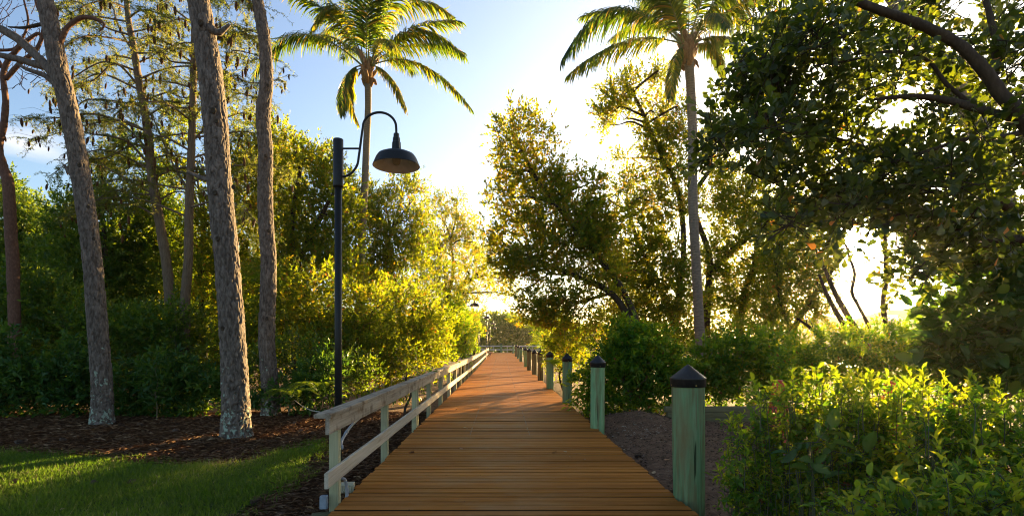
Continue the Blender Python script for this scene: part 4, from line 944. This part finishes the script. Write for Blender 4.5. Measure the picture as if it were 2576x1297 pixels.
tree('broadleaf_tree', 'thin airy golden tree with sky showing through, right of the lamp', 'tree', 27, [(1092, 530, 42), (1150, 500, 24), (1120, 585, 55), (1160, 560, 40), (1085, 640, 55), (1150, 660, 60), (1200, 610, 32), (1110, 720, 60)], 1110, 12, 'leaf_tree', cov=1.35, leaf=.11, lw=.05, dens=1.7, seedv=8, group=GB, twigs=160, tone=.15, thr=.42)
tree('broadleaf_tree', 'thin golden tree reaching over the boardwalk toward the gap', 'tree', 31, [(1180, 665, 50), (1225, 640, 34), (1245, 700, 34), (1195, 735, 50), (1275, 735, 26), (1150, 770, 55), (1180, 800, 50)], 1160, 14, 'leaf_tree', cov=1.3, leaf=.115, lw=.055, dens=1.4, seedv=9, group=GB, twigs=160, tone=.18, thr=.42, stems=[[(1165, 900), (1172, 850), (1158, 800), (1150, 740), (1180, 690)], [(1165, 880), (1150, 740), (1190, 700), (1230, 660)]])
# thicket under them
bushes = [('tall dark thicket bush behind the slim pine', 17, [(700, 740, 90), (780, 760, 90), (640, 820, 90), (740, 860, 95), (810, 880, 80), (590, 860, 70)], 'leaf_tree', 3.0),
          ('deep green thicket bush between the lamp pole and palm trunk', 17.5, [(890, 800, 75), (940, 760, 60), (870, 890, 75), (940, 880, 80), (1000, 930, 60)], 'leaf_tree', 3.0),
          ('rounded green bush behind the railing at mid length', 19, [(1020, 770, 80), (1065, 740, 50), (1020, 850, 85), (1080, 830, 65), (1070, 890, 60), (1000, 890, 60)], 'leaf_tree', 2.8),
          ('bright yellow green bush along the far railing', 27, [(1115, 790, 55), (1105, 850, 50), (1150, 850, 40), (1140, 800, 40), (1180, 870, 22)], 'leaf_bright', 2.4),
          ('sunlit bush at the far end of the railing under the small lamps', 37, [(1185, 815, 30), (1205, 835, 22), (1180, 855, 30), (1165, 780, 35), (1200, 865, 14)], 'leaf_bright', 2.2),
          ('low shrub against the railing between its first posts', 12.5, [(1020, 960, 26), (990, 990, 22), (1055, 945, 24)], 'leaf_dark', 2.2),
          ('leafy green bush on the ground between slim pine and lamp pole', 15.2, [(740, 900, 50), (800, 905, 50), (865, 935, 42), (690, 930, 45), (770, 950, 45), (900, 950, 40), (640, 930, 40)], 'leaf_dark', 2.4),
          ('shaded undergrowth bush behind the leaning pine', 17, [(300, 860, 90), (390, 870, 80), (440, 840, 80), (240, 830, 80), (500, 880, 70)], 'leaf_dark', 3.0),
          ('shaded undergrowth bush at the left rear', 17.5, [(60, 780, 110), (150, 800, 90), (-30, 840, 100), (180, 880, 80)], 'leaf_dark', 3.0)]
for q, (lab, Y, lb, m, cov) in enumerate(bushes):
    tree('bush', lab, 'bush', Y, lb, None, 8, m, cov=cov, leaf=.135 if Y > 16 else .10, lw=.062 if Y > 16 else .046, L=.5, thr=.39, nf=1.0, seedv=20 + q, group=GB, twigs=80, up=.25)
front = [('broad dark leafy shrub at the left edge of the straw bed', 14.2, [(60, 900, 85), (140, 940, 80), (40, 1000, 75), (150, 1010, 60), (200, 990, 55), (-50, 960, 90), (215, 920, 40)]),
         ('low broad leaved shrub between the leaning pine and thickest pine', 14.4, [(330, 980, 60), (400, 1000, 55), (470, 975, 65), (535, 985, 55), (320, 1020, 35), (480, 1025, 40), (420, 940, 50)]),
         ('fern like shrub between thickest pine and the lamp pole', 14, [(735, 985, 45), (790, 970, 50), (830, 940, 50), (650, 980, 40), (620, 1000, 40)])]
for q, (lab, Y, lb) in enumerate(front):
    tree('shrub', lab, 'shrub', Y, lb, None, 5, 'leaf_ribbed', 'twig', cov=2.6, leaf=.17, lw=.068, L=.35, k=8, tmpl=T6, seedv=40 + q, group=GB, up=.5, droop=.3)
tree('sapling', 'thin young sapling standing alone at the back of the straw bed', 'sapling', 13.6, [(395, 950, 26), (395, 985, 30), (392, 920, 16), (410, 1005, 22)], 394, 3, 'leaf_ribbed', 'twig', cov=1.0, leaf=.17, lw=.06, L=.35, k=8, tmpl=T6, seedv=50, up=.5)

# right of the boardwalk
tree('broadleaf_tree', 'large spreading tree whose crown fills the middle, right of the boardwalk', 'tree', 15.5,
     [(1300, 315, 42), (1345, 330, 36), (1275, 345, 30), (1290, 400, 40), (1380, 365, 24), (1325, 440, 55), (1390, 450, 45), (1260, 500, 36), (1300, 545, 60), (1375, 520, 65), (1450, 490, 52), (1495, 455, 24), (1500, 500, 30), (1250, 590, 36), (1335, 630, 80), (1435, 600, 80), (1275, 680, 45), (1390, 725, 85), (1500, 640, 70), (1340, 790, 45), (1300, 745, 30), (1440, 800, 65), (1520, 720, 60), (1520, 560, 50), (1475, 555, 50), (1505, 600, 50), (1240, 560, 40), (1280, 610, 50), (1310, 690, 50), (1385, 800, 50)],
     1610, 19, 'leaf_tree', cov=2.25, leaf=.118, lw=.056, L=.42, seedv=60, group=GR, twigs=320, tone=.20, dens=1.4, nf=1.5, thr=.38, lobe_depth=.8,
     stems=[[(1625, 1000), (1605, 830), (1560, 720), (1490, 630), (1420, 540), (1350, 450), (1310, 370)], [(1605, 840), (1540, 740), (1440, 690), (1340, 650)]])
tree('broadleaf_tree', 'tree with a tall crooked limb reaching up beside the palm trunk', 'tree', 20.5,
     [(1600, 215, 34), (1560, 245, 40), (1525, 290, 32), (1640, 205, 32), (1570, 300, 26), (1530, 320, 18), (1645, 285, 28), (1705, 280, 34), (1650, 350, 40), (1705, 345, 40), (1690, 430, 50), (1640, 400, 30), (1590, 455, 26), (1560, 400, 16), (1645, 510, 44), (1570, 545, 44), (1610, 640, 50), (1710, 540, 50), (1680, 650, 50), (1590, 740, 75), (1690, 740, 75), (1545, 690, 55), (1640, 810, 70), (1560, 820, 55), (1600, 575, 40), (1640, 600, 42), (1555, 620, 46), (1560, 480, 26), (1670, 720, 60)],
     1690, 17, 'leaf_tree', cov=2.1, leaf=.135, lw=.062, L=.5, seedv=61, group=GR, twigs=320, tone=.10, dens=1.9, nf=1.3, thr=.38, lobe_depth=.8,
     stems=[[(1700, 1000), (1702, 800), (1720, 620), (1705, 480), (1660, 380), (1620, 290), (1590, 230)], [(1700, 820), (1650, 700), (1610, 620), (1580, 530)]])
tree('broadleaf_tree', 'backlit tree with forked trunk just right of the palm trunk', 'tree', 24,
     [(1800, 430, 45), (1790, 520, 52), (1850, 480, 50), (1845, 590, 55), (1900, 560, 42), (1785, 660, 45), (1865, 700, 60), (1925, 680, 45), (1830, 790, 55), (1905, 790, 50), (1770, 780, 45), (1850, 660, 50), (1950, 600, 45), (1890, 500, 40), (1960, 540, 40), (1800, 360, 34), (1920, 740, 50)],
     1780, 20, 'leaf_tree', cov=1.7, leaf=.14, lw=.066, L=.55, seedv=62, group=GR, twigs=250, thr=.36, tone=.02, dens=2.7,
     stems=[[(1775, 960), (1778, 770), (1785, 650), (1760, 570), (1745, 500), (1790, 420)], [(1783, 690), (1830, 640), (1890, 590), (1930, 540)], [(1850, 960), (1870, 760), (1900, 650), (1910, 560)]])
tree('broadleaf_tree', 'thin backlit tree with leaning trunk left of the low sun', 'tree', 21,
     [(1955, 650, 45), (2000, 690, 48), (1975, 755, 55), (2050, 720, 34), (2035, 640, 26), (1935, 810, 45), (2035, 785, 36), (2075, 680, 26), (1990, 600, 40), (2050, 600, 34), (2070, 560, 30), (2090, 640, 24), (2020, 540, 36), (2055, 790, 36)],
     1975, 18, 'leaf_tree', cov=1.8, leaf=.125, lw=.06, L=.5, seedv=63, group=GR, twigs=250, thr=.36, tone=.02, dens=2.7,
     stems=[[(1960, 980), (1985, 850), (2050, 740), (2100, 670), (2135, 630)], [(2005, 980), (2000, 860), (1965, 760), (1950, 640)]])
# leaning bare trunks before the bright gap
def snag(lab, Y, pts, w):
    t_ = thing('bare_tree', lab, 'tree trunk', tuple(P(*pts[0], Y)), 'dark trunks before the bright gap')
    limb(t_, pts, Y, w, M['bark'], 'trunk', seg=9, n=40)
    pth = catmull(px_path(pts, Y), 40)
    for q in range(3):
        a = pth[14 + 8 * q]; b = a + np.array([random.uniform(-.5, .5), random.uniform(-.3, .3), random.uniform(.2, .6)])
        shift_mb = MB().add(*tube(catmull([a, (a + b) / 2 + .05, b], 6), np.linspace(.02, .006, 6), 5, False)); shift(shift_mb, t_); shift_mb.build('branch', M['bark'], t_)
    mb = MB(); n = 40; i_ = rng.integers(10, 40, n); pp = pth[i_] + rnorm(n, 3) * .16
    leaves(mb, pp, rnorm(n, 3) + UP * .3, rnorm(n, 3), .07, .035, T2, rng.random(n) * .9); shift(mb, t_); mb.build('foliage', M['leaf_tree'], t_)
snag('thick dark trunk leaning left before the bright gap', 16, [(2180, 900), (2165, 850), (2130, 790), (2105, 745), (2085, 700), (2060, 640)], [17, 15, 14, 12, 10, 7])
snag('second leaning trunk tight beside the thick leaning one', 16.6, [(2160, 900), (2140, 850), (2110, 795), (2085, 750), (2060, 690)], [15, 13, 12, 10, 6])
snag('slender leaning trunk that forks off left of the pair', 16.2, [(2200, 900), (2170, 850), (2135, 795), (2110, 750), (2095, 720)], [10, 9, 8, 6, 4])
snag('short broken trunk leaning left low over the hedge', 17, [(2075, 900), (2062, 850), (2040, 825), (2005, 800)], [10, 9, 8, 5])
snag('thin crooked trunk bending right below the sun', 15, [(2200, 880), (2187, 825), (2160, 770), (2143, 735), (2150, 690), (2140, 655), (2130, 620)], [9, 9, 8, 8, 7, 6, 4])
snag('straight upright dark trunk at the right of the bright gap', 14, [(2232, 890), (2228, 820), (2221, 760), (2230, 700), (2228, 640), (2225, 560)], [12, 12, 12, 12, 11, 8])

# shrubs on the right
tree('bush', 'big round dark green bush behind the second and third bollards', 'bush', 12.6, [(1575, 890, 75), (1510, 890, 50), (1640, 885, 60), (1550, 960, 75), (1640, 970, 70), (1485, 960, 40), (1600, 1010, 50), (1490, 1015, 34), (1690, 930, 45), (1580, 845, 40)], None, 6, 'leaf_bright', 'twig', cov=2.9, leaf=.13, lw=.056, L=.3, k=9, tmpl=T6, tone=-.06, seedv=70, group='shrubs right of the boardwalk', up=.3, droop=.35)
tree('bush', 'dark bush behind the nearest bollard and the timbers', 'bush', 13.6, [(1790, 905, 50), (1850, 890, 48), (1920, 880, 48), (1800, 960, 50), (1880, 960, 60), (1955, 930, 50), (1740, 960, 45), (1960, 980, 40)], None, 6, 'leaf_bright', 'twig', cov=2.8, leaf=.13, lw=.058, L=.3, k=9, tmpl=T6, tone=-.16, seedv=71, group='shrubs right of the boardwalk', up=.3, droop=.3)
tree('bush', 'low leafy growth spilling beside the middle bollards', 'bush', 20, [(1400, 890, 45), (1445, 930, 30), (1370, 870, 32), (1450, 860, 45), (1400, 830, 40), (1440, 960, 25, -5)], None, 6, 'leaf_tree', cov=2.6, leaf=.10, lw=.046, seedv=72, group='shrubs right of the boardwalk')
tree('bush', 'sunlit growth beyond the middle bollards near the far end', 'bush', 34, [(1370, 830, 28), (1400, 800, 30), (1365, 860, 18), (1420, 840, 30)], None, 6, 'leaf_bright', cov=2.2, leaf=.11, lw=.05, seedv=73, group='shrubs right of the boardwalk')
tree('bush', 'low thicket between the palm trunk and the leaning trunks', 'bush', 18, [(1760, 850, 45), (1830, 850, 45), (1900, 850, 45), (1965, 860, 40), (1700, 860, 45)], None, 6, 'leaf_tree', cov=2.2, leaf=.10, lw=.046, seedv=74, group='shrubs right of the boardwalk')
tree('bush', 'long sunlit bush under the bright gap, top edge glowing', 'bush', 11, [(2010, 900, 42), (2080, 880, 40), (2150, 868, 40), (2220, 860, 40), (2290, 862, 40), (2340, 875, 40), (2050, 945, 50), (2140, 935, 55), (2230, 930, 60), (2310, 930, 60)], None, 6, 'leaf_bright', 'twig', cov=2.8, leaf=.085, lw=.04, L=.26, k=10, tmpl=T2, seedv=75, group='shrubs right of the boardwalk', tone=-.15)
# fern fronds
def fern(lab, px, py, Y, n, L_, seedv, mk='leaf_dark'):
    r = random.Random(seedv); c = P(px, py, Y); t_ = thing('fern', lab, 'fern', tuple(c), 'ferns')
    for q in range(n):
        a = r.uniform(0, 6.283); p1 = c + np.array([math.cos(a) * L_, math.sin(a) * L_, r.uniform(-.15, .1)]); cc = c + np.array([math.cos(a) * L_ * .5, math.sin(a) * L_ * .5, L_ * .55])
        t = np.linspace(0, 1, 18)[:, None]; pth = (1 - t)**2 * c + 2 * t * (1 - t) * cc + t**2 * p1
        mb = MB().add(*tube(pth, np.linspace(.006, .002, 18), 4, False)); tt = np.repeat(np.arange(2, 18), 2); tan = nz(np.gradient(pth, axis=0))[tt]; sd = nz(np.cross(tan, UP)) * np.tile([1, -1], 16)[:, None]
        leaves(mb, pth[tt], sd + tan * .35, UP + 0 * sd, .16 * np.sin(np.pi * np.clip(tt / 17 * .85 + .15, 0, 1)), .03, T2, .4 + .3 * rng.random(32)); shift(mb, t_); mb.build('frond', M[mk], t_)
fern('bright green fern arching across the fourth bollard', 1392, 918, 18.3, 9, .55, 1, 'leaf_bright')
fern('dark fern at the foot of the lamp pole', 800, 985, 11.5, 12, .75, 2)
fern('fern beside the slim pine', 735, 1000, 12.6, 10, .7, 3)

# dark ribbed shrub at right, sunlit hedge in front: largest leaves as single parts
RIBM = {}
def leaf_parts(t_, p, d, nn, tn, size, wd, tmpl, mkey, nmax=300):
    """nearest leaves as objects of their own, the rest as one mesh"""
    qx, qy = project(p); vis = (qx > 0) & (qx < 2576) & (qy > 0) & (qy < 1297)
    score = np.where(vis, p[:, 1], 1e3 + p[:, 1]); order = np.argsort(score); near = order[:nmax]; rest = order[nmax:]
    vs_ = []
    for q in range(6):
        mb = MB(); leaves(mb, np.zeros((1, 3)), np.array([[1., 0, 0]]), np.array([[0, 0, 1.]]), 1.0, 1.0, tmpl, np.array([[.15, .3, .42, .55, .7, .9][q]])); vs_.append(mb.mesh('leaf', M[mkey]))
    base = np.array(t_.location); D = nz(d); NN = nz(nn - (nn * D).sum(1, keepdims=True) * D); SS = np.cross(NN, D)
    tv = [.15, .3, .42, .55, .7, .9]
    for q in near:
        o = link('leaf', vs_[int(np.argmin([abs(tn[q] - z) for z in tv]))], t_)
        s_ = size[q]; w_ = wd[q]
        a, b, c, pp = D[q] * s_, SS[q] * w_, NN[q] * s_, p[q] - base
        o.matrix_local = Matrix(((a[0], b[0], c[0], pp[0]), (a[1], b[1], c[1], pp[1]), (a[2], b[2], c[2], pp[2]), (0, 0, 0, 1)))
    mb = MB(); leaves(mb, p[rest], d[rest], nn[rest], size[rest], wd[rest], tmpl, tn[rest]); shift(mb, t_); tag(mb.build('foliage', M[mkey], t_), kind='stuff')
def big_bush(name, lab, cat, Y, lobes, mkey, leaf, lw, L, k, cov, tmpl, shoots=0, seedv=1, stemm='stem_green', tone=0., group=None, **kw):
    bx = np.mean([l[0] for l in lobes]); g = float(gz((bx - CX) * Y / F, Y)); t_ = thing(name, lab, cat, ((bx - CX) * Y / F, Y, g), group)
    p, d, nn, tn, sg = sprigs(lobes, Y, cov, leaf, lw, L, k, **kw)
    r = random.Random(seedv); st = MB(); ex = []
    if shoots:
        for q in range(shoots):       # upright new shoots above the top
            l = r.choice(lobes); a = P(l[0] + r.uniform(-.9, .9) * l[2], l[1] - l[2] * r.uniform(.45, .9), Y + r.uniform(-.5, .5)); h = r.uniform(.06, .26)
            b = a + np.array([r.gauss(0, .06), r.gauss(0, .06), h]); st.add(*tube(catmull([a - UP * .2, a, b], 7), np.linspace(.004, .0018, 7), 5, False))
            m_ = int(6 + h * 34); tt = np.linspace(.05, 1, m_); an = np.arange(m_) * 2.4 + r.random() * 6
            ex.append((a + (b - a) * tt[:, None], np.stack([np.cos(an) * (1.05 - .6 * tt), np.sin(an) * (1.05 - .6 * tt), .45 + .9 * tt], -1), np.stack([-np.cos(an) * .4, -np.sin(an) * .4, 0 * an + 1], -1), np.clip(.6 + .15 * rng.normal(size=m_), 0, 1)))
        e = [np.concatenate(z) for z in zip(*ex)]; p, d, nn, tn = (np.concatenate([a, b]) for a, b in zip((p, d, nn, tn), e))
    for a, b in sg[rng.permutation(len(sg))[:700]]: st.add(*tube(np.array([a - (b - a) * .5, a, b]), [.004, .003, .0015], 4, False))
    for q in range(16):
        l = r.choice(lobes); a = P(l[0] + r.uniform(-.4, .4) * l[2], l[1], Y + r.uniform(-.3, .3)); b = np.array([a[0] * .8 + t_.location[0] * .2, a[1], g - .02]); st.add(*tube(catmull([b, (a + b) / 2 + .05, a], 8), np.linspace(.007, .003, 8), 5, False))
    shift(st, t_); tag(st.build('stems', M[stemm], t_), kind='stuff')
    sz = leaf * (.45 + 1.0 * rng.random(len(p))**1.3); wd = sz * lw / leaf * (.8 + .4 * rng.random(len(p)))
    leaf_parts(t_, p, d, nn, np.where(tn >= 1, 1., np.clip(tn + tone, 0, .96)), sz, wd, tmpl, mkey); return t_
big_bush('shrub', 'tall dark shrub with broad ribbed leaves at the right edge', 'shrub', 9.0, [(2420, 745, 60), (2500, 700, 80), (2570, 780, 90), (2405, 830, 70), (2485, 860, 85), (2580, 900, 90), (2395, 910, 60), (2370, 790, 36), (2640, 700, 90), (2480, 960, 80), (2730, 780, 110), (2720, 930, 110), (2820, 860, 120)], 'leaf_ribbed', .21, .10, .32, 7, 2.5, TRIB, 0, 81, 'twig', up=.2, droop=.4, thr=.30, tone=-.1)
HG = 'sunlit hedge bushes in the right foreground'
kwb = dict(lobe_depth=.75, up=.14, spread=1.35, thr=.32, nf=2.5)
big_bush('hedge_bush', 'left end of the sunlit hedge with drooping sprigs toward the bollard', 'hedge bush', 4.9, [(1880, 1215, 55), (1895, 1130, 55), (1965, 1060, 60), (1965, 1180, 90), (2050, 1020, 55), (2065, 1110, 85), (1890, 1290, 60), (1990, 1290, 80), (1850, 1085, 18), (1930, 1010, 30)], 'leaf_bright', .066, .031, .16, 10, 1.75, T6, 40, 82, group=HG, tone=-.04, **kwb)
big_bush('hedge_bush', 'middle of the sunlit hedge with the tallest yellow shoots', 'hedge bush', 4.45, [(2140, 1040, 55), (2235, 1040, 60), (2150, 1125, 90), (2265, 1125, 95), (2330, 1045, 55), (2120, 1230, 85), (2230, 1230, 90)], 'leaf_bright', .062, .030, .15, 10, 1.75, T6, 46, 83, group=HG, tone=-.03, **kwb)
big_bush('hedge_bush', 'right end of the sunlit hedge running to the right edge', 'hedge bush', 3.85, [(2410, 1065, 60), (2500, 1085, 70), (2580, 1105, 75), (2400, 1160, 95), (2520, 1190, 110), (2620, 1180, 100), (2340, 1120, 60), (2730, 1170, 100)], 'leaf_bright', .062, .030, .15, 10, 1.75, T6, 26, 84, group=HG, tone=-.03, **kwb)
big_bush('shrub', 'low shaded shrub with broad leaves at the bottom right corner', 'shrub', 3.2, [(2260, 1290, 60), (2360, 1285, 70), (2470, 1285, 80), (2570, 1280, 80), (2160, 1320, 60), (2400, 1350, 100)], 'leaf_bright', .066, .033, .15, 8, 2.2, T6, 6, 85, tone=.15, **kwb)
big_bush('shrub', 'few broad ribbed leaves poking from the middle of the sunlit hedge', 'shrub', 4.3, [(2080, 1130, 40), (2010, 1180, 34), (2130, 1160, 36), (2040, 1110, 30)], 'leaf_ribbed', .14, .062, .2, 6, .55, TRIB, 0, 86, up=.2, droop=.4, thr=.2)

# ------------------------------------------------------------------ thick leaved tree overhead at right
CT = thing('thick_leaved_tree', 'dark spreading tree with thick rounded leaves filling the upper right', 'tree', (7.6, 8.2, -.2))
limb(CT, [(2560, 1000), (2540, 700), (2500, 430), (2440, 270), (2380, 180), (2300, 80), (2230, -40)], 10.6, [70, 66, 62, 54, 46, 40, 34], M['bark_grey'], 'trunk', seg=20, n=80)
limb(CT, [(2650, 420), (2575, 300), (2520, 240), (2470, 170), (2400, 105), (2310, 60), (2210, 25), (2110, -15)], 6.2, [40, 36, 31, 28, 25, 23, 20, 16], M['bark'], seg=14, n=70)
limb(CT, [(2575, 300), (2500, 285), (2420, 262), (2340, 245), (2270, 243), (2200, 250)], 6.3, [26, 22, 18, 15, 12, 7], M['bark'], seg=10)
limb(CT, [(2580, 330), (2520, 345), (2430, 350), (2350, 375), (2270, 400), (2200, 420)], 6.8, [16, 13, 11, 9, 7, 4], M['bark'])
limb(CT, [(2440, 262), (2380, 210), (2330, 150), (2240, 130), (2150, 150), (2050, 165)], 6.5, [12, 10, 9, 8, 6, 4], M['bark'])
limb(CT, [(2500, 200), (2505, 110), (2490, 40), (2470, -30)], 6.8, [18, 16, 14, 12], M['bark'])
limb(CT, [(2600, 600), (2480, 600), (2380, 560), (2280, 540), (2150, 560), (2050, 520)], 7.6, [24, 20, 16, 12, 9, 5], M['bark'])
limb(CT, [(2540, 520), (2400, 440), (2250, 400), (2100, 350), (1960, 330), (1850, 340)], 7.4, [26, 21, 17, 13, 9, 5], M['bark'])
CLEAR += [(2250, 600, 34, 14, 99), (2250, 300, 60, 22, 99)]
cl_lobes = [(1800, 345, 34), (1790, 390, 26), (1850, 330, 50), (1870, 250, 50), (1900, 160, 55), (1880, 60, 55), (1960, 20, 60), (1960, 110, 60), (1950, 220, 60), (1940, 320, 60), (1920, 410, 52), (1960, 470, 55), (1925, 540, 34), (1990, 570, 36), (2030, 400, 65), (2050, 500, 60), (2040, 290, 60), (2040, 190, 60), (2060, 90, 65), (2090, 10, 60), (2130, 440, 65), (2130, 350, 50), (2140, 520, 45), (2150, 230, 55), (2150, 140, 55), (2190, 60, 55), (2230, 440, 70), (2230, 190, 50), (2240, 350, 55), (2270, 520, 55), (2310, 450, 65), (2290, 120, 55), (2300, 20, 55), (2340, 350, 55), (2340, 560, 60), (2330, 250, 42), (2390, 460, 65), (2400, 30, 50), (2390, 180, 40), (2270, 610, 40), (2290, 690, 34), (2260, 720, 22), (2420, 600, 65), (2360, 650, 40), (2470, 520, 70), (2450, 330, 45), (2540, 440, 65), (2520, 600, 75), (2480, 90, 55), (2560, 150, 60), (2560, 30, 60), (2550, 250, 45), (2600, 350, 60), (2110, 590, 30), (2200, 645, 24), (2090, 560, 40), (2095, 625, 26), (2200, 555, 44), (2150, 545, 36), (2165, 655, 20), (2215, 600, 24)]
cl_lobes = [(a, b, c, -1.2 + 2.4 * ((i_ * 7) % 9) / 8) for i_, (a, b, c) in enumerate(cl_lobes)]
p, d, nn, tn, sg = sprigs(cl_lobes, 7.6, 3.7, .13, .081, .30, 9, up=.15, thr=.36, nf=1.6, lobe_depth=1.3)
tn = np.where(tn >= 1, 1., np.clip(tn - .05, 0, .95)); tn = np.where((tn > .95) & (rng.random(len(tn)) < .35), .5, tn)
sz = .13 * (.65 + .5 * rng.random(len(p))); leaf_parts(CT, p, d, nn + .5 * rnorm(len(p), 3), tn, sz, sz * .62, TOB, 'leaf_thick')
tb = MB()
for a, b in sg[rng.permutation(len(sg))[:900]]: tb.add(*tube(np.array([a - (b - a) * 1.0, a, b]), [.010, .007, .004], 4, False))
shift(tb, CT); tag(tb.build('twigs', M['bark'], CT), kind='stuff')

# ------------------------------------------------------------------ far bank: woods, house
def far_woods(name, lab, x0, x1, Y0, Y1, h, n, mk, cat, amp=.5):
    x = rng.uniform(x0, x1, n); y = rng.uniform(Y0, Y1, n)
    top = h * (1 - amp + amp * 1.6 * vnoise(np.stack([x * .12, y * .05, 0 * x + h], -1))) ; z = top * rng.random(n)**.7 + gz(x, y)
    kk = vnoise(np.stack([x, y, z], -1) * .35) > .33; x, y, z = x[kk], y[kk], z[kk]
    mb = MB(); leaves(mb, np.stack([x, y, z], -1), rnorm(len(x), 3) + UP * .4, UP * .6 + rnorm(len(x), 3), .5 + .5 * rng.random(len(x)), .38, T2, np.clip(.4 + .25 * rnorm(len(x)), 0, .95))
    tag(mb.build(name, M[mk]), lab, cat, kind='stuff')
far_woods('far_woods', 'hazy woods closing the far end of the boardwalk', -45, 26, 100, 118, 8.5, 60000, 'leaf_dark', 'woods')
far_woods('far_bank_woods', 'hazy trees on the far bank below the sun', 26, 240, 140, 165, 6.0, 60000, 'leaf_dark', 'woods')
far_woods('thicket_understory', 'dense dark understory closing the left thicket', -40, -13, 25, 34, 6.5, 50000, 'leaf_dark', 'understory', .35)
def house(lab, x, y, w, dpt, he, hr):
    t_ = thing('house', lab, 'house', (x, y, -.3), 'houses on the far bank')
    v, f = box(-w / 2, w / 2, -dpt / 2, dpt / 2, 0, he); MB().add(v, f).build('wall', M['stucco'], t_, False)
    e = 1.0; a, b = w / 2 + e, dpt / 2 + e; r_ = w * .18
    v = [(-a, -b, he), (a, -b, he), (a, b, he), (-a, b, he), (-r_, 0, he + hr), (r_, 0, he + hr), (-a, -b, he - .3), (a, -b, he - .3), (a, b, he - .3), (-a, b, he - .3)]
    f = [np.array([(0, 1, 5, 4), (2, 3, 4, 5), (6, 7, 1, 0), (7, 8, 2, 1), (8, 9, 3, 2), (9, 6, 0, 3), (9, 8, 7, 6)]), np.array([(1, 2, 5), (3, 0, 4)])]
    ro = MB().add(v, f).build('roof', M['roof'], t_, False)
    for q in range(5):
        for z in (1.2, 4.3):
            if z + 1.6 > he: continue
            xx = -w / 2 + w * (q + .5) / 5; board((xx - .7, -dpt / 2 - .02, z + .8), (xx + .7, -dpt / 2 - .02, z + .8), .06, 1.6, .01).build('window', M['pane'], t_, False)
    for q in range(4): xx = -w / 2 + w * (q + .5) / 4; board((xx, -dpt / 2 - .6, 0), (xx, -dpt / 2 - .6, he - .35), .35, .35, .02, up=(0, 1, 0)).build('column', M['stucco'], t_, False)
    return t_
h1 = house('hazy house with a wide hipped roof across the water below the sun', 108, 148, 21, 12, 8.0, 3.4)
sk = MB().add([(-9.5, -6.6, 8.25), (-3.5, -6.6, 8.25), (-3.2, -3.5, 9.85), (-6.6, -3.5, 9.85)], [np.array([(0, 1, 2, 3)])]); so_ = sk.build('roof_panel', M['skylight'], h1, False)
mod_ = so_.modifiers.new('thickness', 'SOLIDIFY'); mod_.thickness = .12; mod_.offset = 1
house('smaller hazy house with a low roof left of the wide roofed one', 92, 156, 13, 10, 7.2, 3.0)

# ------------------------------------------------------------------ air
def haze(density):
    v, f = box(-70, 260, -30, 190, -3.2, 24.0)
    m, t = mat('haze_air'); k = N(t)
    pv = k.n('ShaderNodeVolumePrincipled'); pv.inputs['Color'].default_value = (.95, .86, .68, 1); pv.inputs['Density'].default_value = density; pv.inputs['Anisotropy'].default_value = .78
    o_ = k.n('ShaderNodeOutputMaterial'); t.links.new(pv.outputs[0], o_.inputs['Volume'])
    o = MB().add(v, f).build('haze', m, None, False); tag(o, 'thin golden evening haze in the air', 'haze', kind='stuff')
haze(.0002)
